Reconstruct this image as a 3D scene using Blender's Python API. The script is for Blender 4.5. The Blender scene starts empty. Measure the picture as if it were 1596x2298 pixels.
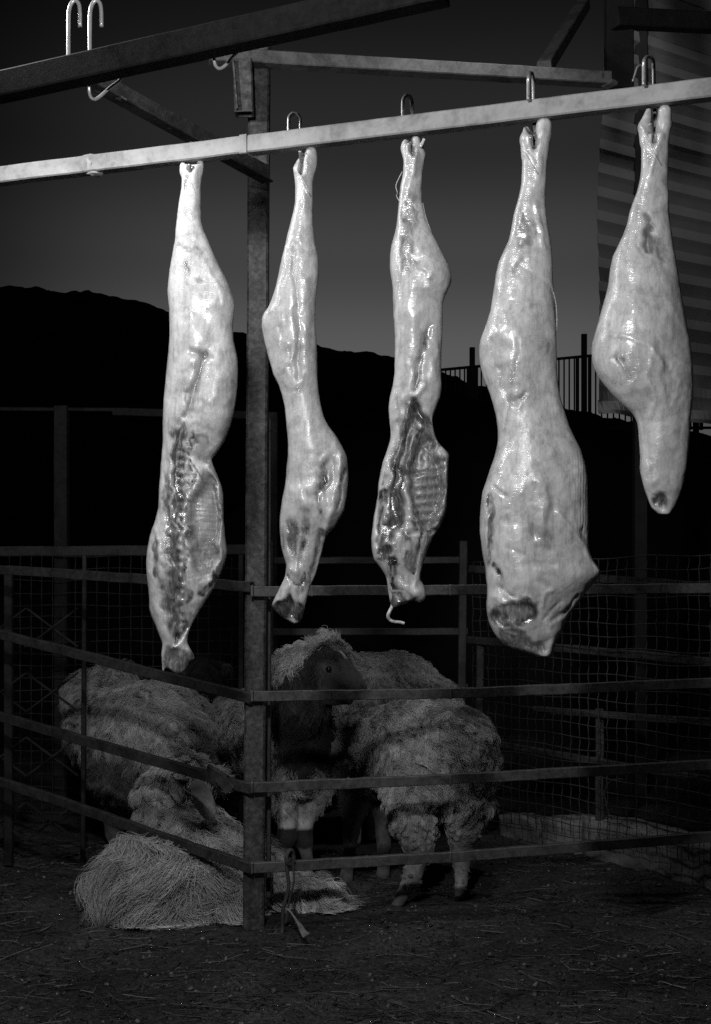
import bpy, math, random
import numpy as np
from mathutils import Vector, Matrix

R = math.radians
rng = np.random.default_rng(7)
random.seed(7)
scene = bpy.context.scene
COL = scene.collection

# ------------------------------------------------------------------ camera
EYE = 1.05
F = 2872.0            # focal length in layout units (the layout sheet is 1596 x 2298)
CX, CY = 798.0, 1290.0
cam_d = bpy.data.cameras.new('camera')
cam = bpy.data.objects.new('camera', cam_d)
COL.objects.link(cam)
cam.location = (0, 0, EYE)
cam.rotation_euler = (R(90), 0, 0)
cam_d.sensor_fit = 'VERTICAL'
cam_d.sensor_height = 36.0
cam_d.lens = 36.0 * F / 2298.0
cam_d.shift_y = (CY - 1149.0) / 2298.0
cam_d.clip_start = 0.05
cam_d.clip_end = 2000
scene.camera = cam

# ------------------------------------------------------------------ world: dusk sky, last glow low over the hills
world = bpy.data.worlds.new('World')
scene.world = world
world.use_nodes = True
wn, wl = world.node_tree.nodes, world.node_tree.links
wn.clear()
w_out = wn.new('ShaderNodeOutputWorld')
w_bg = wn.new('ShaderNodeBackground')
sky = wn.new('ShaderNodeTexSky')
sky.sky_type = 'NISHITA'
sky.sun_disc = False
sky.sun_elevation = R(-4.0)
sky.sun_rotation = R(4)
sky.air_density = 1.0
sky.dust_density = 2.0
bw = wn.new('ShaderNodeRGBToBW')
wl.new(sky.outputs[0], bw.inputs[0])
# air glow that fades with height, round the place where the sun went down
tc = wn.new('ShaderNodeTexCoord')
sep = wn.new('ShaderNodeSeparateXYZ')
wl.new(tc.outputs['Generated'], sep.inputs[0])
ramp = wn.new('ShaderNodeValToRGB')
ramp.color_ramp.interpolation = 'EASE'
els = ramp.color_ramp.elements
els[0].position = 0.0; els[0].color = (1, 1, 1, 1)
els[1].position = 0.42; els[1].color = (0.045, 0.045, 0.045, 1)
for p_, v_ in ((0.08, 1.0), (0.16, .80), (0.24, .42), (0.32, .17)):
    e = els.new(p_); e.color = (v_, v_, v_, 1)
wl.new(sep.outputs['Z'], ramp.inputs[0])
az = wn.new('ShaderNodeValToRGB')
az.color_ramp.interpolation = 'EASE'
ae = az.color_ramp.elements
ae[0].position = 0.0; ae[0].color = (.2, .2, .2, 1)
ae[1].position = 1.0; ae[1].color = (1, 1, 1, 1)
mr = wn.new('ShaderNodeMapRange')
mr.inputs['From Min'].default_value = 0.945
mr.inputs['From Max'].default_value = 1.0
dotn = wn.new('ShaderNodeVectorMath'); dotn.operation = 'DOT_PRODUCT'
flat = wn.new('ShaderNodeVectorMath'); flat.operation = 'MULTIPLY'
flat.inputs[1].default_value = (1, 1, 0)
nrm = wn.new('ShaderNodeVectorMath'); nrm.operation = 'NORMALIZE'
wl.new(tc.outputs['Generated'], flat.inputs[0])
wl.new(flat.outputs[0], nrm.inputs[0])
wl.new(nrm.outputs[0], dotn.inputs[0])
dotn.inputs[1].default_value = (0.03, 1, 0)
wl.new(dotn.outputs['Value'], mr.inputs['Value'])
wl.new(mr.outputs[0], az.inputs[0])
m1 = wn.new('ShaderNodeMath'); m1.operation = 'MULTIPLY'
wl.new(ramp.outputs[0], m1.inputs[0]); wl.new(az.outputs[0], m1.inputs[1])
m2 = wn.new('ShaderNodeMath'); m2.operation = 'MULTIPLY_ADD'
SKY_GLOW = 0.125
m2.inputs[1].default_value = SKY_GLOW
wl.new(m1.outputs[0], m2.inputs[0])
m3 = wn.new('ShaderNodeMath'); m3.operation = 'MULTIPLY'
m3.inputs[1].default_value = 0.02
wl.new(bw.outputs[0], m3.inputs[0])
wl.new(m3.outputs[0], m2.inputs[2])
wl.new(m2.outputs[0], w_bg.inputs['Color'])
w_bg.inputs['Strength'].default_value = 1.0
wl.new(w_bg.outputs[0], w_out.inputs[0])

# ------------------------------------------------------------------ lamps of the butcher's stall
def lamp(name, loc, power, radius, spot=None, aim=None, blend=.6):
    ld = bpy.data.lights.new(name, 'SPOT' if spot else 'POINT')
    ld.energy = power
    ld.shadow_soft_size = radius
    ld.color = (1, 1, 1)
    o = bpy.data.objects.new(name, ld)
    o.location = loc
    if spot:
        ld.spot_size = R(spot); ld.spot_blend = blend
        o.rotation_euler = (Vector(aim) - Vector(loc)).to_track_quat('-Z', 'Y').to_euler()
    COL.objects.link(o)
    return o
lamp('stall_bulb', (-0.86, 2.66, 2.33), 36.0, .05)
lamp('stall_lamp', (-0.30, 1.15, 2.0), 108.0, .06)
lamp('pen_lamp', (0.45, 3.35, 3.5), 56.0, .06, spot=48, aim=(.15, 4.45, .3), blend=.7)
lamp('hut_lamp', (0.95, 4.5, 4.5), 34.0, .05, spot=46, aim=(1.55, 6.15, 2.75), blend=.5)

scene.view_settings.view_transform = 'Standard'
scene.view_settings.look = 'None'
scene.view_settings.exposure = 0.0
scene.view_settings.gamma = 1.0
scene.view_settings.use_curve_mapping = False
scene.cycles.use_denoising = False
scene.cycles.max_bounces = 4
scene.cycles.diffuse_bounces = 2
scene.cycles.sample_clamp_indirect = 1.0
scene.cycles.sample_clamp_direct = 30.0
scene.cycles.caustics_reflective = False
scene.cycles.caustics_refractive = False

# ------------------------------------------------------------------ helpers
def P(x, y, Y):
    return np.array([(x - CX) / F * Y, Y, EYE - (y - CY) / F * Y])

def vnoise(p, s=1.0, seed=0):
    """smooth value noise in 0..1 for an (n,3) array"""
    q = np.asarray(p, float) * s + seed * 17.31
    i = np.floor(q).astype(np.int64)
    f = q - i
    f = f * f * (3 - 2 * f)
    def h(a, b, c):
        n = (a * 73856093) ^ (b * 19349663) ^ (c * 83492791) ^ (seed * 2654435)
        n = (n ^ (n >> 13)) * 1274126177
        n = n ^ (n >> 16)
        return (n & 0xffff) / 65535.0
    r = 0
    for a in (0, 1):
        wa = f[:, 0] if a else 1 - f[:, 0]
        for b in (0, 1):
            wb = f[:, 1] if b else 1 - f[:, 1]
            for c in (0, 1):
                wc = f[:, 2] if c else 1 - f[:, 2]
                r = r + wa * wb * wc * h(i[:, 0] + a, i[:, 1] + b, i[:, 2] + c)
    return r

def fbm(p, s=1.0, seed=0, o=3):
    r, a, t = 0, 1.0, 0
    for k in range(o):
        r = r + a * vnoise(p, s * 2 ** k, seed + k * 5); t += a; a *= .5
    return r / t

def make_mesh(name, v, f, smooth=True, col=None):
    v = np.asarray(v, np.float32)
    me = bpy.data.meshes.new(name)
    if isinstance(f, np.ndarray):
        n, k = f.shape
        me.vertices.add(len(v)); me.vertices.foreach_set('co', v.ravel())
        me.loops.add(n * k); me.loops.foreach_set('vertex_index', f.astype(np.int32).ravel())
        me.polygons.add(n); me.polygons.foreach_set('loop_start', (np.arange(n) * k).astype(np.int32))
        me.update(calc_edges=True)
        me.validate()
    else:
        me.from_pydata([tuple(map(float, q)) for q in v], [], f)
        me.update()
    if smooth:
        me.polygons.foreach_set('use_smooth', np.ones(len(me.polygons), bool))
    if col is not None:
        a = me.attributes.new('tint', 'FLOAT', 'POINT')
        a.data.foreach_set('value', np.asarray(col, np.float32))
    return me

class MB:
    """collects shapes, then links them as one mesh object"""
    def __init__(s): s.v = []; s.f = []; s.c = []; s.n = 0
    def add(s, v, f, c=0.5):
        s.v.append(np.asarray(v, float)); s.f += [tuple(i + s.n for i in q) for q in f]
        s.n += len(v); s.c += [c] * len(v)
    def ring_tube(s, pts, rad, k=8, cap=True, c=.5):
        pts = [np.asarray(p, float) for p in pts]
        n = len(pts)
        if not hasattr(rad, '__len__'): rad = [rad] * n
        V = []; t_prev = None; u = None
        for i in range(n):
            t = pts[min(i + 1, n - 1)] - pts[max(i - 1, 0)]
            t = t / (np.linalg.norm(t) + 1e-9)
            if u is None:
                a = np.array([0, 0, 1.]) if abs(t[2]) < .9 else np.array([1., 0, 0])
                u = np.cross(t, a)
            u = u - t * np.dot(u, t); u /= np.linalg.norm(u) + 1e-9
            w = np.cross(t, u)
            for j in range(k):
                an = 2 * math.pi * j / k
                V.append(pts[i] + rad[i] * (math.cos(an) * u + math.sin(an) * w))
        Fc = []
        for i in range(n - 1):
            for j in range(k):
                a = i * k + j; b = i * k + (j + 1) % k
                Fc.append((a, b, b + k, a + k))
        if cap:
            Fc.append(tuple(range(k))[::-1]); Fc.append(tuple((n - 1) * k + j for j in range(k)))
        s.add(V, Fc, c)
    def bar(s, p0, p1, w, h, ch=.003, seg=1, wob=0.0, up=(0, 0, 1), twist=0, c=.5, hollow=False):
        """chamfered rectangular bar; w across, h along 'up'"""
        p0 = np.asarray(p0, float); p1 = np.asarray(p1, float)
        t = (p1 - p0); L = np.linalg.norm(t); t /= L
        up = np.asarray(up, float)
        if abs(np.dot(t, up)) > .95: up = np.array([0, 1., 0])
        a = np.cross(t, up); a /= np.linalg.norm(a)
        b = np.cross(a, t)
        ct, st = math.cos(twist), math.sin(twist)
        a, b = a * ct + b * st, b * ct - a * st
        hw, hh = w / 2, h / 2
        prof = [(-hw + ch, -hh), (hw - ch, -hh), (hw, -hh + ch), (hw, hh - ch), (hw - ch, hh), (-hw + ch, hh), (-hw, hh - ch), (-hw, -hh + ch)]
        V = []; Fc = []
        for i in range(seg + 1):
            q = p0 + t * L * i / seg
            if 0 < i < seg: q = q + (rng.random(3) - .5) * 2 * wob
            V += [q + a * x + b * y for x, y in prof]
        for i in range(seg):
            for j in range(8):
                A = i * 8 + j; B = i * 8 + (j + 1) % 8
                Fc.append((B, A, A + 8, B + 8))
        e = seg * 8
        if hollow:
            iw = .78
            m = len(V)
            V += [p1 + a * x * iw + b * y * iw for x, y in prof]
            V += [p1 - t * .06 + a * x * iw + b * y * iw for x, y in prof]
            for j in range(8):
                k2 = (j + 1) % 8
                Fc.append((e + k2, e + j, m + j, m + k2))
                Fc.append((m + k2, m + j, m + 8 + j, m + 8 + k2))
            Fc.append(tuple(m + 8 + j for j in range(8))[::-1])
        else:
            Fc.append(tuple(e + j for j in range(8))[::-1])
        Fc.append(tuple(range(8)))
        s.add(V, Fc, c)
    def build(s, name, mat, parent=None, smooth=False, bevel=False):
        v = np.vstack(s.v)
        return link_mesh(name, v, s.f, mat, parent, smooth, s.c)

def world_of(o):
    q = np.zeros(3)
    while o is not None:
        q = q + np.array(o.location); o = o.parent
    return q

def link_mesh(name, v, f, mat, parent=None, smooth=True, col=None):
    v = np.asarray(v, float)
    base = np.zeros(3)
    if parent is not None: base = world_of(parent)
    me = make_mesh(name, v - base, f, smooth, col)
    me.materials.append(mat)
    o = bpy.data.objects.new(name, me)
    COL.objects.link(o)
    if parent is not None: o.parent = parent
    return o

def tag(o, label=None, cat=None, group=None, kind=None):
    if label: o['label'] = label
    if cat: o['category'] = cat
    if group: o['group'] = group
    if kind: o['kind'] = kind
    return o

def thing(name, label, cat, loc=(0, 0, 0), group=None):
    o = bpy.data.objects.new(name, None)
    o.location = tuple(float(q) for q in loc)
    o.empty_display_size = .05
    COL.objects.link(o)
    return tag(o, label, cat, group)

def surface_nets(Fv, org, h):
    s = Fv < 0
    nx, ny, nz = Fv.shape
    acc = np.zeros((nx - 1, ny - 1, nz - 1, 3), np.float32)
    cnt = np.zeros((nx - 1, ny - 1, nz - 1), np.float32)
    quads = []
    idx3 = None
    edges = []
    for ax in range(3):
        sl0 = [slice(None)] * 3; sl1 = [slice(None)] * 3
        sl0[ax] = slice(0, -1); sl1[ax] = slice(1, None)
        a, b = s[tuple(sl0)], s[tuple(sl1)]
        I = np.argwhere(a != b)
        f0 = Fv[tuple(sl0)][tuple(I.T)]; f1 = Fv[tuple(sl1)][tuple(I.T)]
        t = f0 / (f0 - f1)
        pos = I.astype(np.float32); pos[:, ax] += t
        edges.append((I, a[tuple(I.T)]))
        o1, o2 = [k for k in range(3) if k != ax]
        for d1 in (0, -1):
            for d2 in (0, -1):
                C = I.copy(); C[:, o1] += d1; C[:, o2] += d2
                ok = np.all(C >= 0, 1) & (C[:, 0] < nx - 1) & (C[:, 1] < ny - 1) & (C[:, 2] < nz - 1)
                C2 = C[ok]
                np.add.at(acc, tuple(C2.T), pos[ok]); np.add.at(cnt, tuple(C2.T), 1)
    act = np.argwhere(cnt > 0)
    vid = -np.ones(cnt.shape, np.int64)
    vid[tuple(act.T)] = np.arange(len(act))
    V = acc[tuple(act.T)] / cnt[tuple(act.T)][:, None]
    for ax in range(3):
        I, inside = edges[ax]
        o1, o2 = (ax + 1) % 3, (ax + 2) % 3
        ok = (I[:, o1] > 0) & (I[:, o2] > 0) & (I[:, o1] < Fv.shape[o1] - 1) & (I[:, o2] < Fv.shape[o2] - 1)
        I = I[ok]; ins = inside[ok]
        q = []
        for d1, d2 in ((-1, -1), (0, -1), (0, 0), (-1, 0)):
            C = I.copy(); C[:, o1] += d1; C[:, o2] += d2
            q.append(vid[tuple(C.T)])
        q = np.stack(q, 1)
        q[~ins] = q[~ins][:, ::-1]
        quads.append(q)
    return V * h + np.asarray(org), np.vstack(quads)

def smin(a, b, k):
    h = np.clip(.5 + .5 * (b - a) / k, 0, 1)
    return b * (1 - h) + a * h - k * h * (1 - h)

def cone_sdf(X, Y, Z, a, ra, b, rb):
    """rounded cone, approximated: distance to the segment less the radius there"""
    a = np.asarray(a); b = np.asarray(b); d = b - a
    L = float(np.dot(d, d)) + 1e-9
    t = np.clip(((X - a[0]) * d[0] + (Y - a[1]) * d[1] + (Z - a[2]) * d[2]) / L, 0, 1)
    t = t * t * (3 - 2 * t) * .35 + t * .65
    return np.sqrt((X - a[0] - t * d[0]) ** 2 + (Y - a[1] - t * d[1]) ** 2 + (Z - a[2] - t * d[2]) ** 2) - (ra + t * (rb - ra))

def mesh_normals(me):
    n = np.zeros(len(me.vertices) * 3, np.float32)
    me.vertices.foreach_get('normal', n)
    return n.reshape(-1, 3)

# ------------------------------------------------------------------ materials
def new_mat(name):
    m = bpy.data.materials.new(name); m.use_nodes = True
    nt = m.node_tree
    return m, nt.nodes, nt.links, nt.nodes['Principled BSDF']

def link_hair(name, pts, rad, tint, mat, parent):
    """pts (n, k, 3) fibres as one hair-curves object under its sheep"""
    n, k = pts.shape[:2]
    hc = bpy.data.hair_curves.new(name)
    hc.add_curves([k] * n)
    hc.attributes['position'].data.foreach_set('vector', (pts - world_of(parent)).astype(np.float32).ravel())
    a = hc.attributes.get('radius') or hc.attributes.new('radius', 'FLOAT', 'POINT')
    a.data.foreach_set('value', rad.astype(np.float32).ravel())
    a = hc.attributes.new('tint', 'FLOAT', 'POINT')
    a.data.foreach_set('value', tint.astype(np.float32).ravel())
    hc.materials.append(mat)
    o = bpy.data.objects.new(name, hc); COL.objects.link(o); o.parent = parent
    return o

def gray(v): return (v, v, v, 1)

def N_noise(n, l, vec, scale, detail=4, rough=.6, dist=0):
    t = n.new('ShaderNodeTexNoise'); t.inputs['Scale'].default_value = scale
    t.inputs['Detail'].default_value = detail; t.inputs['Roughness'].default_value = rough
    t.inputs['Distortion'].default_value = dist
    if vec is not None: l.new(vec, t.inputs['Vector'])
    return t.outputs['Fac']

def N_ramp(n, l, fac, stops, interp='LINEAR'):
    r = n.new('ShaderNodeValToRGB'); r.color_ramp.interpolation = interp
    e = r.color_ramp.elements
    e[0].position, e[0].color = stops[0][0], gray(stops[0][1])
    e[1].position, e[1].color = stops[-1][0], gray(stops[-1][1])
    for p, v in stops[1:-1]:
        k = e.new(p); k.color = gray(v)
    l.new(fac, r.inputs[0])
    return r.outputs[0]

def N_math(n, l, op, a, b):
    m = n.new('ShaderNodeMath'); m.operation = op
    for i, q in enumerate((a, b)):
        if isinstance(q, (int, float)): m.inputs[i].default_value = q
        elif q is not None: l.new(q, m.inputs[i])
    return m.outputs[0]

def N_map(n, l, vec, scale=(1, 1, 1), rot=(0, 0, 0)):
    m = n.new('ShaderNodeMapping'); m.inputs['Scale'].default_value = scale
    m.inputs['Rotation'].default_value = rot
    l.new(vec, m.inputs['Vector'])
    return m.outputs[0]

def N_bump(n, l, h, strength, dist, normal=None):
    b = n.new('ShaderNodeBump'); b.inputs['Strength'].default_value = strength
    b.inputs['Distance'].default_value = dist
    l.new(h, b.inputs['Height'])
    if normal is not None: l.new(normal, b.inputs['Normal'])
    return b.outputs[0]

def objco(n): return n.new('ShaderNodeTexCoord').outputs['Object']

def mat_metal(name, base, lo=.45, hi=1.25, patch=None, rough=.6, scale=1.0, metallic=0.0, spec=.4, bump=.35):
    """painted or galvanised steel gone dull, with rust specks and scuffs"""
    m, n, l, b = new_mat(name)
    co = objco(n)
    a = N_ramp(n, l, N_noise(n, l, co, 60 * scale, 6, .75), [(.35, base * lo), (.5, base), (.68, base * hi)])
    s2 = N_ramp(n, l, N_noise(n, l, co, 9 * scale, 5, .7, .6), [(.38, .55), (.52, 1.0), (.7, 1.15)])
    c = n.new('ShaderNodeMix'); c.data_type = 'RGBA'; c.blend_type = 'MULTIPLY'; c.inputs[0].default_value = 1
    l.new(a, c.inputs[6]); l.new(s2, c.inputs[7])
    out = c.outputs[2]
    if patch is not None:
        f = N_ramp(n, l, N_noise(n, l, co, patch[1], 5, .65, .8), [(patch[2], 0), (patch[2] + .02, 1)])
        c2 = n.new('ShaderNodeMix'); c2.data_type = 'RGBA'
        l.new(f, c2.inputs[0]); l.new(out, c2.inputs[6]); c2.inputs[7].default_value = gray(patch[0])
        out = c2.outputs[2]
    l.new(out, b.inputs['Base Color'])
    b.inputs['Roughness'].default_value = rough
    b.inputs['Metallic'].default_value = metallic
    b.inputs['Specular IOR Level'].default_value = spec
    bp = N_bump(n, l, N_noise(n, l, co, 130 * scale, 5, .7), bump, .002)
    l.new(bp, b.inputs['Normal'])
    return m

M_BAR = mat_metal('hanging_bar_steel', .27, .8, 1.1, rough=.62, scale=.5, spec=.12)
M_POST = mat_metal('weathered_post_steel', .052, .3, 2.2, rough=.6)
M_RAIL = mat_metal('rail_steel', .07, .5, 1.4, patch=(.07, 14, .62), rough=.55)
M_RAILDARK = mat_metal('rusty_rail_steel', .033, .5, 1.4, rough=.6)
M_BEAM = mat_metal('beam_steel', .10, .7, 1.25, patch=(.03, 22, .68), rough=.6)
M_DARKBAR = mat_metal('unlit_dark_bar_steel', .008, .7, 1.3, rough=.85, spec=.05)  # near-black base colour stands in for the unlit side of the bar
M_BRACE = mat_metal('peeling_brace_steel', .05, .7, 1.4, patch=(.17, 11, .60), rough=.6)
M_BACK = mat_metal('back_frame_steel', .045, .6, 1.3, rough=.6)
M_WIRE = mat_metal('galvanised_wire', .05, .6, 1.3, rough=.6, spec=.2)
M_HOOK = mat_metal('polished_hook_steel', .30, .8, 1.15, rough=.3, metallic=.35, spec=.7, bump=.04)
M_BLACK = mat_metal('black_railing_paint', .012, .8, 1.2, rough=.7)

def mat_flesh():
    m, n, l, b = new_mat('carcass_flesh_and_fat')
    co = objco(n)
    at = n.new('ShaderNodeAttribute'); at.attribute_name = 'tint'
    mott = N_ramp(n, l, N_noise(n, l, co, 22, 8, .72, .5), [(.30, .62), (.5, .96), (.7, 1.12)])
    fine = N_ramp(n, l, N_noise(n, l, N_map(n, l, co, (70, 70, 14), (0, R(12), 0)), 1.4, 5, .7), [(.34, .74), (.5, 1.0), (.7, 1.1)])
    vein = N_ramp(n, l, N_noise(n, l, N_map(n, l, co, (9, 9, 3.5), (0, R(-14), 0)), 1.0, 3, .5, 1.8), [(.475, 1), (.497, .9), (.503, .9), (.525, 1)])
    q = N_math(n, l, 'MULTIPLY', mott, fine)
    q = N_math(n, l, 'MULTIPLY', q, vein)
    # lean meat is streaked with fat and membrane
    marb = N_ramp(n, l, N_noise(n, l, N_map(n, l, co, (75, 75, 26), (0, R(8), 0)), 1.0, 7, .72, 1.2), [(.34, .28), (.46, .7), (.55, 1.2), (.62, 2.4), (.72, 4.0)])
    lean = N_ramp(n, l, at.outputs['Fac'], [(.10, 1), (.42, 0)])
    mm = n.new('ShaderNodeMix'); mm.data_type = 'FLOAT'
    l.new(lean, mm.inputs[0]); mm.inputs[2].default_value = 1.0; l.new(marb, mm.inputs[3])
    q = N_math(n, l, 'MULTIPLY', q, mm.outputs[0])
    q = N_math(n, l, 'MULTIPLY', q, at.outputs['Fac'])
    q = N_math(n, l, 'MINIMUM', q, .72)
    l.new(q, b.inputs['Base Color'])
    b.inputs['Roughness'].default_value = .40
    b.inputs['Specular IOR Level'].default_value = .5
    b.inputs['Subsurface Weight'].default_value = .12
    b.inputs['Subsurface Radius'].default_value = (.006, .006, .006)
    b.inputs['Subsurface Scale'].default_value = 1.0
    l.new(N_ramp(n, l, N_noise(n, l, N_map(n, l, co, (9, 9, 4)), 1.0, 5, .65, .6), [(.40, .12), (.56, 1)]), b.inputs['Coat Weight'])
    b.inputs['Coat Roughness'].default_value = .15
    b.inputs['Coat IOR'].default_value = 1.5
    h1 = N_noise(n, l, co, 70, 4, .6)
    nb = N_bump(n, l, h1, .35, .003)
    l.new(nb, b.inputs['Normal'])
    # tight film: fine slanting creases
    cr = N_noise(n, l, N_map(n, l, co, (36, 36, 230), (0, R(33), 0)), 1.0, 3, .55, .3)
    cr2 = N_noise(n, l, N_map(n, l, co, (10, 10, 45), (0, R(38), 0)), 1.0, 2, .5)
    lump = N_noise(n, l, co, 9, 2, .5)
    g = N_ramp(n, l, N_noise(n, l, co, 6, 3, .5), [(.38, .12), (.62, 1)])
    hh = N_math(n, l, 'ADD', N_math(n, l, 'MULTIPLY', N_math(n, l, 'MULTIPLY', cr, .50), g), N_math(n, l, 'MULTIPLY', cr2, .45))
    hh = N_math(n, l, 'ADD', hh, N_math(n, l, 'MULTIPLY', lump, .9))
    cb = N_bump(n, l, hh, .6, .009)
    l.new(cb, b.inputs['Coat Normal'])
    return m
M_FLESH = mat_flesh()

def mat_wool():
    m, n, l, b = new_mat('sheep_wool')
    at = n.new('ShaderNodeAttribute'); at.attribute_name = 'tint'
    co = objco(n)
    mo = N_ramp(n, l, N_noise(n, l, co, 45, 4, .7), [(.32, .62), (.5, .95), (.7, 1.15)])
    l.new(N_math(n, l, 'MULTIPLY', at.outputs['Fac'], mo), b.inputs['Base Color'])
    b.inputs['Roughness'].default_value = .85
    b.inputs['Specular IOR Level'].default_value = .15
    b.inputs['Sheen Weight'].default_value = .1
    return m
M_WOOL = mat_wool()

def mat_tint(name, rough=.8, spec=.3, bump=80):
    m, n, l, b = new_mat(name)
    at = n.new('ShaderNodeAttribute'); at.attribute_name = 'tint'
    co = objco(n)
    mo = N_ramp(n, l, N_noise(n, l, co, 30, 6, .7), [(.3, .6), (.5, 1.0), (.7, 1.3)])
    l.new(N_math(n, l, 'MULTIPLY', at.outputs['Fac'], mo), b.inputs['Base Color'])
    b.inputs['Roughness'].default_value = rough
    b.inputs['Specular IOR Level'].default_value = spec
    l.new(N_bump(n, l, N_noise(n, l, co, bump, 4, .7), .4, .003), b.inputs['Normal'])
    return m
M_STRAW = mat_tint('straw')
M_STONE = mat_tint('grit')
M_ROPE = mat_tint('rope_fibre', bump=200)
M_EYE = mat_tint('sheep_eye', .08, .6)

def mat_film():
    m, n, l, b = new_mat('clear_film')
    b.inputs['Base Color'].default_value = gray(.8)
    b.inputs['Roughness'].default_value = .12
    b.inputs['Alpha'].default_value = .55
    co = objco(n)
    l.new(N_bump(n, l, N_noise(n, l, co, 60, 3), .8, .01), b.inputs['Normal'])
    return m
M_FILM = mat_film()

def mat_ground():
    m, n, l, b = new_mat('trodden_dirt')
    co = objco(n)
    a = N_ramp(n, l, N_noise(n, l, co, 2.2, 6, .65, .4), [(.3, .022), (.5, .045), (.7, .08)])
    f = N_ramp(n, l, N_noise(n, l, co, 75, 6, .8), [(.34, .35), (.5, .9), (.66, 1.9)])
    c = n.new('ShaderNodeMix'); c.data_type = 'RGBA'; c.blend_type = 'MULTIPLY'; c.inputs[0].default_value = 1
    l.new(a, c.inputs[6]); l.new(f, c.inputs[7])
    l.new(c.outputs[2], b.inputs['Base Color'])
    b.inputs['Roughness'].default_value = .9
    b.inputs['Specular IOR Level'].default_value = .2
    hb = N_math(n, l, 'ADD', N_noise(n, l, co, 40, 6, .75), N_math(n, l, 'MULTIPLY', N_noise(n, l, co, 9, 4, .7), 1.5))
    l.new(N_bump(n, l, hb, .9, .02), b.inputs['Normal'])
    return m
M_GROUND = mat_ground()

def mat_simple(name, lo, hi, scale, rough=.9, bump=(60, .4, .01)):
    m, n, l, b = new_mat(name)
    co = objco(n)
    l.new(N_ramp(n, l, N_noise(n, l, co, scale, 6, .7, .3), [(.3, lo), (.7, hi)]), b.inputs['Base Color'])
    b.inputs['Roughness'].default_value = rough
    b.inputs['Specular IOR Level'].default_value = .2
    l.new(N_bump(n, l, N_noise(n, l, co, bump[0], 5, .7), bump[1], bump[2]), b.inputs['Normal'])
    return m
M_HILL = mat_simple('night_scrub', .006, .02, .8)
M_CONCRETE = mat_simple('rough_concrete', .12, .26, 9)
M_SHEET = mat_simple('dull_sheet_metal', .20, .28, 3, rough=.5, bump=(40, .08, .002))
M_GATE = mat_metal('rusty_gate_steel', .018, .6, 1.3, rough=.7, spec=.2)
M_TIMBER = mat_simple('dark_timber', .010, .022, 12)

# ================================================================== the setting
def smooth01(t): t = np.clip(t, 0, 1); return t * t * (3 - 2 * t)

def grid_mesh(xs, ys, zf):
    X, Y = np.meshgrid(xs, ys, indexing='ij')
    p = np.stack([X.ravel(), Y.ravel(), np.zeros(X.size)], 1)
    p[:, 2] = zf(p)
    n, m = len(xs), len(ys)
    i, j = np.meshgrid(np.arange(n - 1), np.arange(m - 1), indexing='ij')
    a = (i * m + j).ravel()
    return p, np.stack([a, a + m, a + m + 1, a + 1], 1)

def spaced(lo, a, b, hi, step, grow=1.12):
    mid = list(np.arange(a, b, step))
    r = [b]; s = step
    while r[-1] < hi: s *= grow; r.append(r[-1] + s)
    l = []; q = a; s = step
    while q > lo: s *= grow; q -= s; l.append(q)
    return np.array(l[::-1] + mid + r)

def ground_z(p):
    q = p.copy(); q[:, 2] = 0
    near = smooth01((12 - np.abs(q[:, 1] - 3)) / 6)
    return ((fbm(q, 2.2, 3, 3) - .5) * .05 + (fbm(q, 9, 9, 3) - .5) * .05 + (vnoise(q, 26, 12) - .5) * .012) * near
gv, gf = grid_mesh(spaced(-400, -2.2, 2.2, 400, .028), spaced(-30, 2.0, 5.6, 600, .026), ground_z)
tag(link_mesh('ground', gv, gf, M_GROUND), kind='structure')

# far hill: its ridge runs from high on the left down to the right
RX = [-3000, -400, -40, 115, 175, 235, 300, 335, 380, 450, 525, 620, 720, 800, 885, 960, 1060, 1250, 1500, 2600, 5000]
RY = [560, 600, 655, 665, 672, 672, 684, 691, 703, 735, 760, 775, 790, 803, 815, 838, 880, 930, 980, 1050, 1100]
RIDGE = 60.0
def hill_z(p):
    xd = p[:, 0] / RIDGE * F + CX
    top = EYE - (np.interp(xd, RX, RY) - CY) / F * RIDGE
    t = (p[:, 1] - 22) / (RIDGE - 22)
    up = smooth01(t) ** .8
    dn = 1 - .6 * smooth01((p[:, 1] - RIDGE) / 60)
    q = p.copy(); q[:, 2] = 0
    z = top * up * dn + (fbm(q, .9, 21, 4) - .5) * .40 * up + (vnoise(q, 3.2, 31) - .5) * .34 * up - .22 * up
    return z - .3 * (1 - up)
hv, hf = grid_mesh(spaced(-160, -24, 26, 170, .16, 1.08), np.concatenate([np.arange(22, 56, 1.5), np.arange(56, 63, .35), np.arange(63.5, 130, 4)]), hill_z)
tag(link_mesh('hill', hv, hf, M_HILL), kind='structure')

# the nearer bank that carries the railing
BX = [-2000, 300, 700, 880, 990, 1060, 1095, 1130, 1240, 1325, 1345, 1400, 1480, 1700, 2300]
BY = [1330, 1280, 1000, 862, 852, 868, 880, 893, 893, 896, 930, 958, 980, 1040, 1120]
BANK = 11.2
def bank_z(p):
    xd = p[:, 0] / BANK * F + CX
    top = EYE - (np.interp(xd, BX, BY) - CY) / F * BANK
    up = smooth01((p[:, 1] - 8.0) / (BANK - 8.0))
    dn = 1 - smooth01((p[:, 1] - 13.0) / 9.0)
    q = p.copy(); q[:, 2] = 0
    return np.maximum(top, -.2) * up * dn + (fbm(q, 3.0, 41, 3) - .5) * .10 * up * dn - .12
bv, bf = grid_mesh(np.arange(-6, 9, .06), np.concatenate([np.arange(8, 10.8, .2), np.arange(10.8, 11.6, .05), np.arange(11.8, 22.5, .5)]), bank_z)
tag(link_mesh('bank', bv, bf, M_HILL), kind='structure')

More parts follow.
